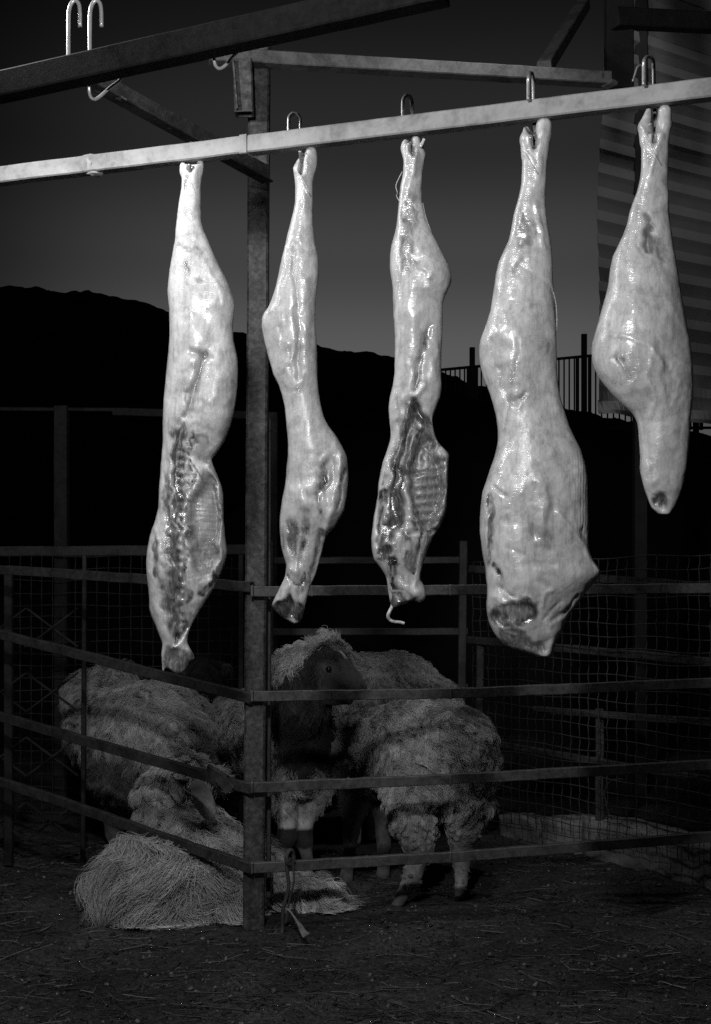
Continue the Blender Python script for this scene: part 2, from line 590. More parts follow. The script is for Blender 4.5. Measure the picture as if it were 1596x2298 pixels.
# ------------------------------------------------------------------ railing on the bank
RLY = 11.2
t = thing('bank_railing', 'black railing with upright bars standing on the dark bank against the sky', 'railing', P(1190, 960, RLY))
def rail_top(x): return 828 + (x - 990) * (795 - 828) / 350.0
b = MB(); b.bar(P(900, rail_top(900) + 2, RLY), P(1640, rail_top(1640) + 2, RLY), .03, .022); b.build('top_rail', M_BLACK, t)
b = MB(); b.bar(P(900, 960, RLY), P(1640, 960, RLY), .03, .022); b.build('bottom_rail', M_BLACK, t)
for x, y0 in ((1060, 780), (1311, 750), (1562, 724)):
    b = MB(); b.bar(P(x, y0, RLY), P(x, 1010, RLY), .046, .046, up=(0, 1, 0)); b.build('post', M_BLACK, t)
for x in (1051, 1069.5, 1296, 1323.5, 1548, 1574):
    b = MB(); b.bar(P(x, rail_top(x), RLY), P(x, 965, RLY), .028, .028, up=(0, 1, 0)); b.build('baluster', M_BLACK, t)
for x in [905 + 10.6 * k for k in range(14)] + [1080.5 + 11.6 * k for k in range(19)] + [1337 + 13.3 * k for k in range(16)]:
    if abs(x - 1311) < 9 or abs(x - 1060) < 9 or abs(x - 1562) < 9: continue
    b = MB(); b.bar(P(x, rail_top(x), RLY), P(x, 965, RLY), .013, .013, up=(0, 1, 0)); b.build('baluster', M_BLACK, t)

# ------------------------------------------------------------------ corrugated sheet wall at the right
def corrugated():
    rows = []
    per = 52.8
    prof = [(0, .044), (22, .050), (30, .032), (49.5, 0.0)]
    y = 930.0
    ys = []
    k0 = 265 - 52.8 * 8
    for k in range(0, 22):
        for dy, d in prof:
            yy = k0 + k * per + dy
            if yy < 932: ys.append((yy, d))
    xs = np.linspace(0, 1, 60)
    V = []
    for yy, d in ys:
        ex = np.interp(yy, [0, 265, 317, 370, 423, 476, 528, 581, 636, 760, 880, 935], [1362, 1355, 1350, 1347, 1343.5, 1343, 1343, 1346, 1347, 1350, 1346, 1350])
        for s in xs:
            Y = 6.0 + 1.1 * s
            p = P(ex + s * 620 - d * 150, 0, Y)
            z = EYE - (yy - CY) / F * 6.0
            dent = 0
            if yy > 800: dent = .05 * math.sin(s * 40 + yy * .05) * (yy - 800) / 130 * math.exp(-s * 3)
            V.append((p[0], Y - d + dent, z))
    n, m = len(ys), len(xs)
    Fc = []
    for i in range(n - 1):
        for j in range(m - 1):
            a = i * m + j
            Fc.append((a, a + 1, a + m + 1, a + m))
    V = np.array(V)
    V2 = V + np.array([0, .006, 0]); N = len(V)
    F2 = [(q[3] + N, q[2] + N, q[1] + N, q[0] + N) for q in Fc]
    rim = []
    for i in range(n - 1):
        rim.append((i * m, (i + 1) * m, (i + 1) * m + N, i * m + N))
    for j in range(m - 1):
        a = (n - 1) * m + j; rim.append((a, a + 1, a + 1 + N, a + N))
    return np.vstack([V, V2]), Fc + F2 + rim
t = thing('corrugated_wall', 'ribbed grey sheet metal wall of a hut behind the rightmost carcass', 'wall', (2.6, 6.4, 0))
cv, cf = corrugated()
link_mesh('ribbed_sheet', cv, cf, M_SHEET, t, smooth=False)
b = MB(); b.bar((1.36, 6.12, 0), (1.36, 6.12, 3.9), .06, .06, up=(0, 1, 0)); b.bar((2.3, 6.9, 0), (2.3, 6.9, 3.9), .06, .06, up=(0, 1, 0)); b.build('frame', M_BLACK, t)

# ================================================================== stall framework
# main post
t = thing('corner_post', 'thick weathered steel post at the corner of the pen, from ground to roof beam', 'post', P(570, 2080, 3.82))
pt = P(583, 100, 3.82); pb = P(570, 2084, 3.82)
b = MB(); b.bar(pb + [0, 0, -.05], pt, .0625, .0625, ch=.006, seg=40, wob=.0006, up=(0, 1, 0)); b.build('post_tube', M_POST, t)
b = MB(); b.bar(P(603, 2010, 3.9), P(603, 940, 3.9), .014, .03, up=(0, 1, 0), ch=.002); b.build('edge_strip', M_BACK, t)
# bracket under the roof beam
b = MB(); b.bar(P(546, 138, 3.72), P(549, 257, 3.72), .055, .05, ch=.004, seg=8, wob=.001, up=(0, 1, 0), hollow=True)
b.bar(P(525, 140, 3.70), P(534, 250, 3.70), .006, .05, ch=.001, up=(0, 1, 0)); b.build('bracket', M_POST, t)
# roof beam
t = thing('roof_beam', 'long grey steel beam crossing the top of the frame above the middle carcasses', 'beam', P(940, 150, 3.88))
b = MB(); b.bar(P(470, 126, 3.74), P(1366, 179, 3.97), .05, .0385, ch=.003, seg=30, wob=.0005); b.build('beam_tube', M_BEAM, t)
b = MB(); b.bar(P(1362, 186, 3.95), P(1374, 192, 3.96), .05, .012, ch=.001); b.build('torn_end', M_BEAM, t)
t = thing('roof_strut', 'short steel strut slanting up from the roof beam near the top edge', 'strut', P(1238, 135, 4.0))
b = MB(); b.bar(P(1222, 152, 4.0), P(1310, 10, 4.6), .045, .04, ch=.003); b.build('strut_tube', M_BEAM, t)
# dark timber at the right end of the roof beam
t = thing('dark_timber', 'broad black timber hanging at the right end of the roof beam', 'timber', P(1390, 200, 4.3))
b = MB(); b.bar(P(1389, 214, 4.3), P(1389, -160, 4.3), .09, .06, ch=.004, seg=4, up=(0, 1, 0)); b.build('plank', M_TIMBER, t)
b = MB(); b.bar(P(1378, 40, 4.22), P(1760, 60, 4.6), .05, .06, ch=.004); b.build('cross_plank', M_TIMBER, t)
# diagonal brace
t = thing('diagonal_brace', 'flaking steel brace slanting down from upper left to the corner post', 'brace', P(600, 400, 3.72))
b = MB(); b.bar(P(150, 142, 3.05), P(604, 391, 3.72), .008, .047, ch=.001, seg=20, wob=.0005, twist=.0); b.build('flat_bar', M_BRACE, t)
b = MB(); b.bar(P(150, 160, 3.03), P(601, 409, 3.70), .04, .005, ch=.001, seg=20, wob=.0003); b.build('flange', M_BRACE, t)

# hanging bar -------------------------------------------------------
B0 = P(115, 382, 3.17); B1 = P(1480, 215, 2.68)
Bd = (B1 - B0)
def bar_Y(xd):
    k = (xd - CX) / F
    s = (k * B0[1] - B0[0]) / (Bd[0] - k * Bd[1])
    return B0[1] + s * Bd[1]
def bar_pt(xd):
    k = (xd - CX) / F
    s = (k * B0[1] - B0[0]) / (Bd[0] - k * Bd[1])
    return B0 + s * Bd
bdir = Bd / np.linalg.norm(Bd)
bnorm = np.array([bdir[1], -bdir[0], 0]); bnorm /= np.linalg.norm(bnorm)   # towards the camera side
if bnorm[1] > 0: bnorm = -bnorm
t = thing('hanging_bar', 'pale galvanised square bar sloping across the photo, carrying five carcasses', 'bar', bar_pt(798))
b = MB(); b.bar(B0 - Bd * .75, B1 + Bd * .75, .036, .0405, ch=.003, seg=60, wob=.0005); b.build('bar_tube', M_BAR, t)
b = MB()
q = bar_pt(553)
b.bar(q - bdir * .009, q + bdir * .009, .0405, .0445, ch=.002); b.build('collar', M_BAR, t)
def lump(center, r, seed, n=10, flat=.6):
    """crumpled film knot"""
    V = []; Fc = []
    for i in range(n + 1):
        th = math.pi * i / n
        for j in range(2 * n):
            ph = math.pi * j / n
            V.append([math.sin(th) * math.cos(ph), math.sin(th) * math.sin(ph), math.cos(th)])
    V = np.array(V)
    k = .55 + .9 * fbm(V, 2.3, seed, 3)
    V = V * k[:, None] * np.asarray(r) + center
    for i in range(n):
        for j in range(2 * n):
            a = i * 2 * n + j; c = i * 2 * n + (j + 1) % (2 * n)
            Fc.append((a, a + 2 * n, c + 2 * n, c))
    return V, Fc
t = thing('film_wrapping', 'scrap of clear film wound round the left end of the hanging bar', 'film scrap', bar_pt(207))
for xx, dz, r, sd in ((207, .020, (.024, .014, .0055), 1), (214, -.022, (.02, .014, .006), 2), (196, .019, (.012, .01, .004), 4), (204, 0, (.012, .021, .0225), 3)):
    V, Fc = lump(bar_pt(xx) + np.array([0, 0, dz]), r, sd)
    link_mesh('crumpled_film', V, Fc, M_BAR, t)

# second bar, nearer; its lack of light is put into a near-black colour
t = thing('unlit_bar', 'unlit bar, coloured near black for shade, crossing the upper left corner with empty hooks', 'bar', P(300, 150, 2.5))
D0 = P(-160, 232, 2.70); D1 = P(1000, -26, 2.29)
b = MB(); b.bar(D0, D1, .045, .052, ch=.003, seg=20, wob=.0004); b.build('bar_tube', M_DARKBAR, t)
def dbar(xd):
    k = (xd - CX) / F; d = D1 - D0
    s = (k * D0[1] - D0[0]) / (d[0] - k * d[1])
    return D0 + s * d

def smooth_path(pts, n=6):
    pts = [np.asarray(p, float) for p in pts]
    out = []
    for i in range(len(pts) - 1):
        p0 = pts[max(i - 1, 0)]; p1 = pts[i]; p2 = pts[i + 1]; p3 = pts[min(i + 2, len(pts) - 1)]
        for k in range(n):
            t = k / n
            out.append(.5 * ((2 * p1) + (p2 - p0) * t + (2 * p0 - 5 * p1 + 4 * p2 - p3) * t * t + (3 * p1 - p0 - 3 * p2 + p3) * t ** 3))
    out.append(pts[-1])
    return out

def hook_obj(label, pts, rad, group=None, cat='meat hook'):
    b = MB(); b.ring_tube(pts, rad, 10)
    base = pts[0]
    o = link_mesh('meat_hook', np.vstack(b.v) - base, b.f, M_HOOK, None, True, b.c)
    o.location = tuple(base)
    return tag(o, label, cat, group)

# empty hooks on the unlit bar
GH = 'steel meat hooks hung over the bars'
for (lx, ly, bx, by, ex, ey, lab) in ((199, 60, 209, 224, 274, 172, 'empty bent steel hook hanging below the unlit bar above the far left'),
                                      (479, 30, 490, 155, 537, 108, 'empty bent steel hook on the unlit bar near the top of the post')):
    c = dbar(lx)
    Y = c[1] + .034
    top = ly
    pts = smooth_path([P(lx + 3, top + 60 if ly == 60 else top + 30, Y), P(lx, (ly + by) / 2 + 10, Y), P(lx + 1, by - 28, Y), P(bx - 6, by - 8, Y + .006), P(bx + 3, by - 1, Y + .012), P(bx + 16, by - 8, Y + .02), P((bx + ex) / 2 + 6, (by + ey) / 2 - 2, Y + .03), P(ex, ey, Y + .04), P(ex + 6, ey - 50, Y + .05)], 5)
    hook_obj(lab, pts, .0033, GH)
for lx, lab in ((154, 'left one of two hook shanks cut by the top left of the view'), (202, 'right one of two hook shanks cut by the top left of the view')):
    c = dbar(lx); Y = c[1] + .03
    hook_obj(lab, smooth_path([P(lx, 150, Y), P(lx, 60, Y), P(lx + 2, 20, Y), P(lx + 12, 2, Y), P(lx + 24, 12, Y), P(lx + 26, 60, Y)], 5), .0042, GH)

# ------------------------------------------------------------------ pen: front fence, two panels
ZL = [(1325, 1284, 1325), (1562, 1452, 1540), (1765, 1652, 1722), (1945, 1808, 1886)]
def fence_left():
    t = thing('pen_fence', 'dark rusty four rail fence panel left of the corner post', 'fence', P(330, 1990, 4.02))
    yb = [(1317, 1291, 1285), (1567, 1486, 1452), (1770, 1690, 1640), (1949, 1862, 1790)]
    for k, (a, m_, c) in enumerate(yb):
        b = MB()
        p0 = P(-120, c - (m_ - c) * -.9 - 40 if k else 1278, 4.42)
        b.bar(P(-60, [1276, 1408, 1590, 1735][k], 4.40), P(112, c, 4.25), .02, .0315, ch=.002, seg=4, wob=.001)
        b.bar(P(112, c, 4.25), P(566, a, 3.765), .02, .0315, ch=.002, seg=14, wob=.0015, hollow=True)
        b.build('rail', M_RAILDARK, t)
    b = MB(); b.bar(P(466, 1732, 3.86), P(508, 1758, 3.80), .012, .05, ch=.002, seg=3, wob=.003); b.bar(P(492, 1742, 3.80), P(516, 1775, 3.79), .006, .035, ch=.001, seg=3, wob=.003)
    b.build('bent_plate', M_RAILDARK, t)
    return t
fence_left()
t = thing('pen_fence', 'lighter grey four rail fence panel right of the corner post', 'fence', P(1020, 1980, 3.86))
for k, (a, m_, c) in enumerate([(1327, 1324, 1321), (1562, 1556, 1537), (1767, 1748, 1722), (1947, 1923, 1886)]):
    b = MB()
    b.bar(P(569, a, 3.765), P(1010, m_, 3.86), .02, .0305, ch=.002, seg=16, wob=.001)
    b.bar(P(1008, m_, 3.862), P(1480, c, 3.96), .02, .031, ch=.002, seg=16, wob=.0012)
    b.bar(P(1478, c, 3.962), P(1720, c - (m_ - c) * .5, 4.02), .02, .031, ch=.002, seg=4)
    b.build('rail', M_RAIL, t)
    b = MB()
    for xx in (566, 700 + 41 * k, 1010):
        YY = 3.765 + (xx - 569) * .000215
        yy = np.interp(xx, [569, 1010], [a, m_])
        b = MB(); b.bar(P(xx - 2.5, yy, YY - .001), P(xx + 2.5, yy, YY - .001), .023, .034, ch=.003); b.build('weld_bead', M_RAIL, t)
    pass

# rope on the bottom rail
t = thing('rope', 'frayed rope tied to the bottom rail and trailing onto the ground', 'rope', P(640, 2110, 3.75))
b = MB(); b.ring_tube(smooth_path([P(652, 1925, 3.74), P(644, 1945, 3.735), P(648, 1990, 3.74), P(636, 2040, 3.745), P(634, 2085, 3.75), P(630, 2112, 3.72)], 8), .0055, 6, c=.05); b.build('dark_strand', M_ROPE, t)
b = MB(); b.ring_tube(smooth_path([P(656, 1925, 3.738), P(660, 1975, 3.74), P(650, 2020, 3.745), P(642, 2070, 3.75)], 8), .0035, 6, c=.05); b.build('dark_strand', M_ROPE, t)
b = MB(); b.ring_tube([P(651, 1924, 3.74) + np.array([.016 * math.cos(a) * .6, -.002 + .017 * math.cos(a), .021 * math.sin(a)]) for a in np.linspace(0, 6.4, 26)], .006, 6, c=.06); b.build('knot', M_ROPE, t)
b = MB()
for k in range(5):
    b.ring_tube(smooth_path([P(644 + k, 2040, 3.74), P(655 + 2 * k, 2050 + 3 * k, 3.72), P(668 + 2 * k, 2072 + k, 3.68), P(676 + k * 2, 2092 - k, 3.62), P(682 + k * 3, 2104 - 2 * k, 3.6)], 6), .0028, 5, c=.16)
b.build('frayed_end', M_ROPE, t)

# ------------------------------------------------------------------ back frames and wire mesh
def wire_mesh(c00, c10, c01, nu, nv, rad, wave=0.0):
    """c00 top left, c10 top right, c01 bottom left"""
    c00, c10, c01 = map(np.asarray, (c00, c10, c01))
    du, dv = c10 - c00, c01 - c00
    nrm_ = np.cross(du, dv); nrm_ = nrm_ / np.linalg.norm(nrm_)
    b = MB()
    for i in range(nu + 1):
        j0 = (rng.random() - .5) * .06
        pts = []
        for k in range(nv * 2 + 1):
            p = c00 + du * (i + j0) / nu + dv * k / (nv * 2)
            p = p + nrm_ * rad * (1 if k % 4 < 2 else -1) + du / np.linalg.norm(du) * wave * (1 if k % 2 else -1)
            pts.append(p)
        b.ring_tube(pts, rad, 4, False)
    for i in range(nv + 1):
        j0 = (rng.random() - .5) * .08
        pts = []
        for k in range(nu + 1):
            p = c00 + dv * (i + j0) / nv + du * k / nu + nrm_ * rad * (1 if k % 2 else -1) + np.array([0, 0, .004 * math.sin(k * .7 + i)])
            pts.append(p)
        b.ring_tube(pts, rad, 4, False)
    return b

t = thing('back_fence', 'mesh fence panel behind the pen, seen between the left carcass and far left post', 'fence', P(350, 1838, 5.5))
b = MB(); b.bar(P(-40, 1238, 5.6), P(556, 1233, 5.45), .03, .044, ch=.003, seg=8, wob=.001); b.build('top_rail', M_BACK, t)
b = MB(); b.bar(P(190, 1245, 5.5), P(190, 1838, 5.5), .018, .018, up=(0, 1, 0)); b.build('upright', M_BACK, t)
b = MB(); b.bar(P(541, 1245, 5.45), P(541, 1842, 5.45), .022, .018, up=(0, 1, 0)); b.build('upright', M_BACK, t)
wire_mesh(P(20, 1248, 5.54), P(545, 1248, 5.46), P(20, 1820, 5.54), 21, 21, .0019).build('wire_mesh', M_WIRE, t)
t = thing('tall_frame', 'tall dim steel frame at the back left with a long top rail', 'frame', P(138, 1828, 5.6))
b = MB(); b.bar(P(139, 1830, 5.6), P(139, 912, 5.6), .058, .058, up=(0, 1, 0), seg=8, wob=.001); b.build('upright', M_GATE, t)
b = MB(); b.bar(P(-60, 918, 5.62), P(262, 920, 5.6), .03, .016, ch=.002); b.bar(P(255, 924, 5.58), P(618, 934, 5.5), .03, .034, ch=.003, seg=8, wob=.001); b.build('top_rail', M_GATE, t)
b = MB(); b.bar(P(616, 926, 5.5), P(616, 1832, 5.5), .03, .03, up=(0, 1, 0)); b.build('upright', M_GATE, t)

t = thing('back_rails', 'dim three rail steel frame behind the sheep, between the post and fourth carcass', 'fence', P(830, 1858, 5.3))
for y in (1257, 1417, 1542, 1700):
    b = MB(); b.bar(P(598, y + 1, 5.3), P(1049, y, 5.3), .03, .029, ch=.003, seg=8, wob=.001); b.build('rail', M_BACK, t)
b = MB(); b.bar(P(1040, 1214, 5.29), P(1032, 1858, 5.29), .033, .033, up=(0, 1, 0), seg=6, wob=.001); b.build('upright', M_BACK, t)
b = MB(); b.bar(P(606, 1214, 5.29), P(606, 1858, 5.29), .03, .03, up=(0, 1, 0), seg=6, wob=.001); b.build('upright', M_BACK, t)

t = thing('side_fence', 'side fence with wavy wire mesh and slanting rails behind the fourth carcass', 'fence', P(1270, 1890, 4.8))
A_ = lambda x, y: P(x, y, np.interp(x, [1060, 1480, 1700], [5.2, 4.46, 4.07]))
for (x0, y0, x1, y1, h) in ((1056, 1277, 1480, 1308, .030), (1050, 1436, 1480, 1474, .030), (1200, 1592, 1480, 1613, .026), (1085, 1664, 1420, 1722, .024)):
    b = MB(); b.bar(A_(x0, y0), A_(x1, y1), .022, h, ch=.003, seg=10, wob=.0015)
    b.bar(A_(x1 - 2, y1), A_(x1 + 200, y1 + (y1 - y0) * .55), .022, h, ch=.003)
    b.build('rail', M_BACK, t)
b = MB(); b.bar(A_(1072, 1860), A_(1078, 1430), .03, .03, up=(0, 1, 0)); b.build('upright', M_BACK, t)
b = MB(); b.bar(A_(1345, 1900), A_(1345, 1590), .03, .02, up=(0, 1, 0), seg=4, wob=.003); b.build('upright', M_BACK, t)
wire_mesh(A_(1062, 1262), A_(1700, 1240), A_(1062, 1830), 30, 22, .0019, .0012).build('wire_mesh', M_WIRE, t)
b = MB(); b.ring_tube(smooth_path([A_(1398, 1748), A_(1372, 1752), A_(1357, 1775), A_(1360, 1800), A_(1366, 1830)], 6), .003, 6); b.build('loose_wire', M_WIRE, t)

# lattice gate at the far left
t = thing('lattice_gate', 'dark folding lattice gate cut by the left edge beside the pen fence', 'gate', P(100, 1950, 4.6))
b = MB(); b.bar(P(186, 1940, 4.62), P(190, 1288, 4.62), .016, .016, up=(0, 1, 0)); b.build('upright', M_GATE, t)
b = MB(); b.bar(P(20, 1940, 4.6), P(20, 1288, 4.6), .03, .03, up=(0, 1, 0)); b.build('upright', M_GATE, t)
for yc in (1408, 1553, 1698, 1843):
    for xc in (118, 2):
        for sg in (1, -1):
            b = MB(); b.bar(P(xc - 58, yc - 43 * sg, 4.6 + .006 * sg), P(xc + 57, yc + 43 * sg, 4.6 + .006 * sg), .012, .007, ch=.001); b.build('lattice_bar', M_GATE, t)

# ------------------------------------------------------------------ low concrete blocks
def block(label, p0, p1, top0, top1, seed, depth=.16):
    """p0,p1 ground ends of the front face; broken edges"""
    p0, p1 = np.asarray(p0), np.asarray(p1)
    n, m = 22, 8
    d = p1 - p0; d[2] = 0
    back = np.array([-d[1], d[0], 0]); back /= np.linalg.norm(back)
    if back[1] < 0: back = -back
    V = []; Fc = []
    prof = []
    for k in range(m): prof.append((0, k / (m - 1)))
    for k in range(1, 5): prof.append((k / 4, 1))
    for k in range(1, m): prof.append((1, 1 - k / (m - 1)))
    K = len(prof)
    for i in range(n):
        s = i / (n - 1)
        base = p0 + d * s
        h = top0 + (top1 - top0) * s
        for u, w in prof:
            V.append([*(base + back * depth * u)[:2], -.04 + (h + .04) * w])
    V = np.array(V)
    V += (np.stack([fbm(V, 25, seed + i) for i in range(3)], 1) - .5) * .022
    V += (np.stack([fbm(V, 6, seed + 9 + i) for i in range(3)], 1) - .5) * .03
    for i in range(n - 1):
        for j in range(K - 1):
            a = i * K + j
            Fc.append((a, a + K, a + K + 1, a + 1))
    Fc.append(tuple(range(K))); Fc.append(tuple((n - 1) * K + j for j in range(K))[::-1])
    o = link_mesh('concrete_block', V - p0 * [1, 1, 0], Fc, M_CONCRETE, None, True)
    o.location = (p0[0], p0[1], 0)
    return tag(o, label, 'concrete block', 'rough concrete blocks along the foot of the side fence')
block('short square concrete block at the foot of the side fence, behind bottom rail', P(1217, 1893, 5.0), P(1306, 1922, 4.78), .105, .13, 5)
block('longest rough concrete block, cut by the right edge at fence foot', P(1308, 1925, 4.75), P(1640, 2010, 4.2), .15, .15, 15)
block('dark buried concrete block left of the square one, nearest the sheep rump', P(1125, 1868, 5.2), P(1211, 1892, 5.03), .07, .09, 25, .12)

# ------------------------------------------------------------------ litter on the ground
def scatter(name, n, mk, mat, label=None):
    VV = []; FF = []; CC = []; k = 0
    for _ in range(n):
        v, f, c = mk()
        VV.append(v); FF.append(np.asarray(f) + k); CC.append(np.full(len(v), c)); k += len(v)
    v = np.vstack(VV); f = np.vstack(FF)
    o = link_mesh(name, v, f, mat, None, False, np.concatenate(CC))
    return tag(o, label, None, None, 'stuff')
def spot():
    Y = 2.6 + (rng.random() ** 1.25) * 2.4
    X = (rng.random() - .5) * .72 * Y * 1.1
    return X, Y
def mk_straw():
    X, Y = spot(); a = rng.normal(0, .8); L = .012 + rng.random() ** 3 * .11
    if rng.random() < .12: L *= 1.6
    r = .0005 + rng.random() * .0011
    z = ground_z(np.array([[X, Y, 0.]]))[0] + .004 + rng.random() * .006
    d = np.array([math.cos(a), math.sin(a), rng.normal(0, .10)]); s = np.array([-d[1], d[0], 0])
    bend = rng.normal(0, .12) * L
    p = np.array([X, Y, z])
    V = []
    for k, tt in enumerate((-.5, 0, .5)):
        c = p + d * L * tt + s * bend * (1 - abs(tt) * 2)
        V += [c + s * r, c - s * r * .6 + [0, 0, r], c - s * r * .6 - [0, 0, r]]
    Fc = []
    for k in range(2):
        for j in range(3):
            Fc.append((k * 3 + j, k * 3 + (j + 1) % 3, k * 3 + 3 + (j + 1) % 3, k * 3 + 3 + j))
    return np.array(V), Fc, .025 + rng.random() ** 3 * .17
OCT = np.array([[1, 0, 0], [0, 1, 0], [-1, 0, 0], [0, -1, 0], [0, 0, 1], [0, 0, -1]], float)
OF = [(0, 1, 4), (1, 2, 4), (2, 3, 4), (3, 0, 4), (1, 0, 5), (2, 1, 5), (3, 2, 5), (0, 3, 5)]
def mk_grit():
    X, Y = spot(); r = .0018 + rng.random() ** 4 * .0075
    z = ground_z(np.array([[X, Y, 0.]]))[0] + r * .3
    V = OCT * r * (.6 + .8 * rng.random((6, 1))) * np.array([1, 1, .7]) + rng.normal(0, r * .15, (6, 3)) + [X, Y, z]
    return V, OF, (.015 if rng.random() < .5 else .04 + rng.random() ** 3 * .12)
scatter('straw_litter', 5200, mk_straw, M_STRAW, 'pale straw bits strewn over the dirt of the pen')
scatter('grit', 14000, mk_grit, M_STONE, 'small stones and dung crumbs over the dirt')

# ================================================================== carcasses
def polydist(x, y, pts):
    """distance to a polyline and the run along it"""
    best = np.full(x.shape, 1e9); run = np.zeros(x.shape); s = 0
    for (ax, ay), (bx, by) in zip(pts[:-1], pts[1:]):
        dx, dy = bx - ax, by - ay; L = math.hypot(dx, dy) + 1e-6
        t = np.clip(((x - ax) * dx + (y - ay) * dy) / (L * L), 0, 1)
        d = np.hypot(x - ax - t * dx, y - ay - t * dy)
        m = d < best
        best = np.where(m, d, best); run = np.where(m, s + t * L, run)
        s += L
    return best, run

def carcass(name, label, outline, Y0, prongs, marks, depth=.55, blobs=(), h=.0042, lean=0.0, extra=None, base_alb=.58, group=None, dmin=.018, seed=1):
    """outline: rows (y, left, right) on the layout sheet at distance Y0"""
    o = np.array(outline, float)
    ys, Ls, Rs = o[:, 0], o[:, 1], o[:, 2]
    px = Y0 / F                     # metres per layout unit here
    x0 = (Ls.min() - 30 - CX) * px; x1 = (Rs.max() + 30 - CX) * px
    ytop = min([ys[0]] + [min(p[1] for p in pr[0]) for pr in prongs]) - 25
    ybot = ys[-1] + 25
    zt = EYE - (ytop - CY) * px; zb = EYE - (ybot - CY) * px
    zz = np.arange(zb, zt, h); xx = np.arange(x0, x1, h)
    yl = (CY + (EYE - zz) / px)
    L = np.interp(yl, ys, Ls); Rr = np.interp(yl, ys, Rs)
    # softened rows
    ker = np.array([1, 2, 1]) / 4.
    L[1:-1] = np.convolve(L, ker, 'valid'); Rr[1:-1] = np.convolve(Rr, ker, 'valid')
    c = ((L + Rr) / 2 - CX) * px; a = np.maximum((Rr - L) / 2 * px, .002)
    dep = np.interp(yl, [ys[0], ys[0] + 120, ys[-1] - 60, ys[-1]], [.75, depth, depth, .6])
    bdep = np.maximum(a * dep, dmin)
    # smooth the thickness along the length
    k = int(.05 / h); kk = np.ones(k) / k
    bp = np.pad(bdep, (k, k), 'edge'); bdep = np.convolve(bp, kk, 'same')[k:-k]
    wmax = bdep.max() + .06
    yy = np.arange(Y0 - wmax, Y0 + wmax, h)
    X, Yg, Z = np.meshgrid(xx, yy, zz, indexing='ij')
    C, A, B = c[None, None, :], a[None, None, :], bdep[None, None, :]
    u = np.abs((X - C) / A); v = np.abs((Yg - Y0) / B)
    pw = 2.15
    q = (u ** pw + v ** pw) ** (1 / pw)
    G = (q - 1) * np.minimum(A, B)
    over = np.maximum(ys[0] - yl, yl - ys[-1]) * px
    G = np.maximum(G, over[None, None, :])
    for pts, rad in prongs:
        for i in range(len(pts) - 1):
            pa = np.array([(pts[i][0] - CX) * px, Y0 + (pts[i][2] if len(pts[i]) > 2 else 0), EYE - (pts[i][1] - CY) * px])
            pb_ = np.array([(pts[i + 1][0] - CX) * px, Y0 + (pts[i + 1][2] if len(pts[i + 1]) > 2 else 0), EYE - (pts[i + 1][1] - CY) * px])
            G = smin(G, cone_sdf(X, Yg, Z, pa, rad[i] * px, pb_, rad[i + 1] * px), .006)
    V, Q = surface_nets(G, (xx[0], yy[0], zz[0]), h)
    del X, Yg, Z, G, u, v, q
    me = make_mesh('tmp', V, Q)
    N = mesh_normals(me); bpy.data.meshes.remove(me)
    dx = V[:, 0] / px + CX; dy = CY + (EYE - V[:, 2]) / px
    front = np.clip(-N[:, 1] * 1.6, 0, 1)
    nz = fbm(V, 18, seed, 4); nz2 = fbm(V, 55, seed + 3, 3); nz3 = fbm(V * [1, 1, .3], 60, seed + 8, 3)
    tint = np.full(len(V), base_alb) * (.9 + .2 * nz)
    relief = (nz - .5) * .010 + (nz2 - .5) * .002
    wx = dx + (fbm(V, 34, seed + 11, 4) - .5) * 38; wy = dy + (fbm(V, 22, seed + 12, 4) - .5) * 60
    for mk in marks:
        pts, w, hh, al, st = mk[:5]
        rough = mk[5] if len(mk) > 5 else .5
        if len(pts) == 1: pts = [pts[0], (pts[0][0], pts[0][1] + .5)]
        d, run = polydist(dx + (wx - dx) * rough, dy + (wy - dy) * rough, pts)
        w1 = np.exp(-(d / w) ** 2)
        relief += hh * .001 * w1
        if al is not None:
            soft = smooth01((1.45 - d / w) / .9)
            if st < 0:       # mottled
                soft = soft * np.clip(.40 + 3.0 * (nz2 - .38), 0, 1) * -st
            else: soft = soft * st
            soft = soft * np.clip(front * 2, 0, 1)
            tint = tint * (1 - soft) + al * soft
    for (bx, by, rx, ry, rot, hh, al, st) in blobs:
        cr, sr = math.cos(rot), math.sin(rot)
        ux = ((wx * .8 + dx * .2 - bx) * cr + (wy * .8 + dy * .2 - by) * sr) / rx
        uy = (-(wx * .8 + dx * .2 - bx) * sr + (wy * .8 + dy * .2 - by) * cr) / ry
        d = np.hypot(ux, uy)
        w1 = np.clip(1 - d * d, 0, 1) ** 1.5 if hh > 0 else smooth01((1.1 - d) / .45)
        relief += hh * .001 * w1
        if al is not None:
            soft = smooth01((1.15 - d) / .3)
            if st < 0: soft = soft * np.clip(.40 + 3.0 * (nz2 - .38), 0, 1) * -st
            else: soft = soft * st
            soft = soft * np.clip(front * 2, 0, 1)
            tint = tint * (1 - soft) + al * soft
    if extra is not None:
        relief, tint = extra(dx, dy, relief, tint, nz2, V)
    V[:, 1] -= relief * front
    side = 1 - front
    V += N * (((nz - .5) * .004)[:, None]) * side[:, None]
    top = P((Ls[0] + Rs[0]) / 2, ys[0], Y0)
    t = thing(name, label, 'carcass', top, group)
    link_mesh('body', V, Q, M_FLESH, t, True, np.clip(tint, .015, .9))
    return t

CG = 'skinned carcasses hanging from the bar'
def bh(x): return float(bar_Y(x)) - .0
def strand(t, name, pts, rad, mat=M_FILM, c=.6):
    b = MB(); b.ring_tube(smooth_path([P(*p) for p in pts], 4), rad, 5, c=c); return b.build(name, mat, t, True)

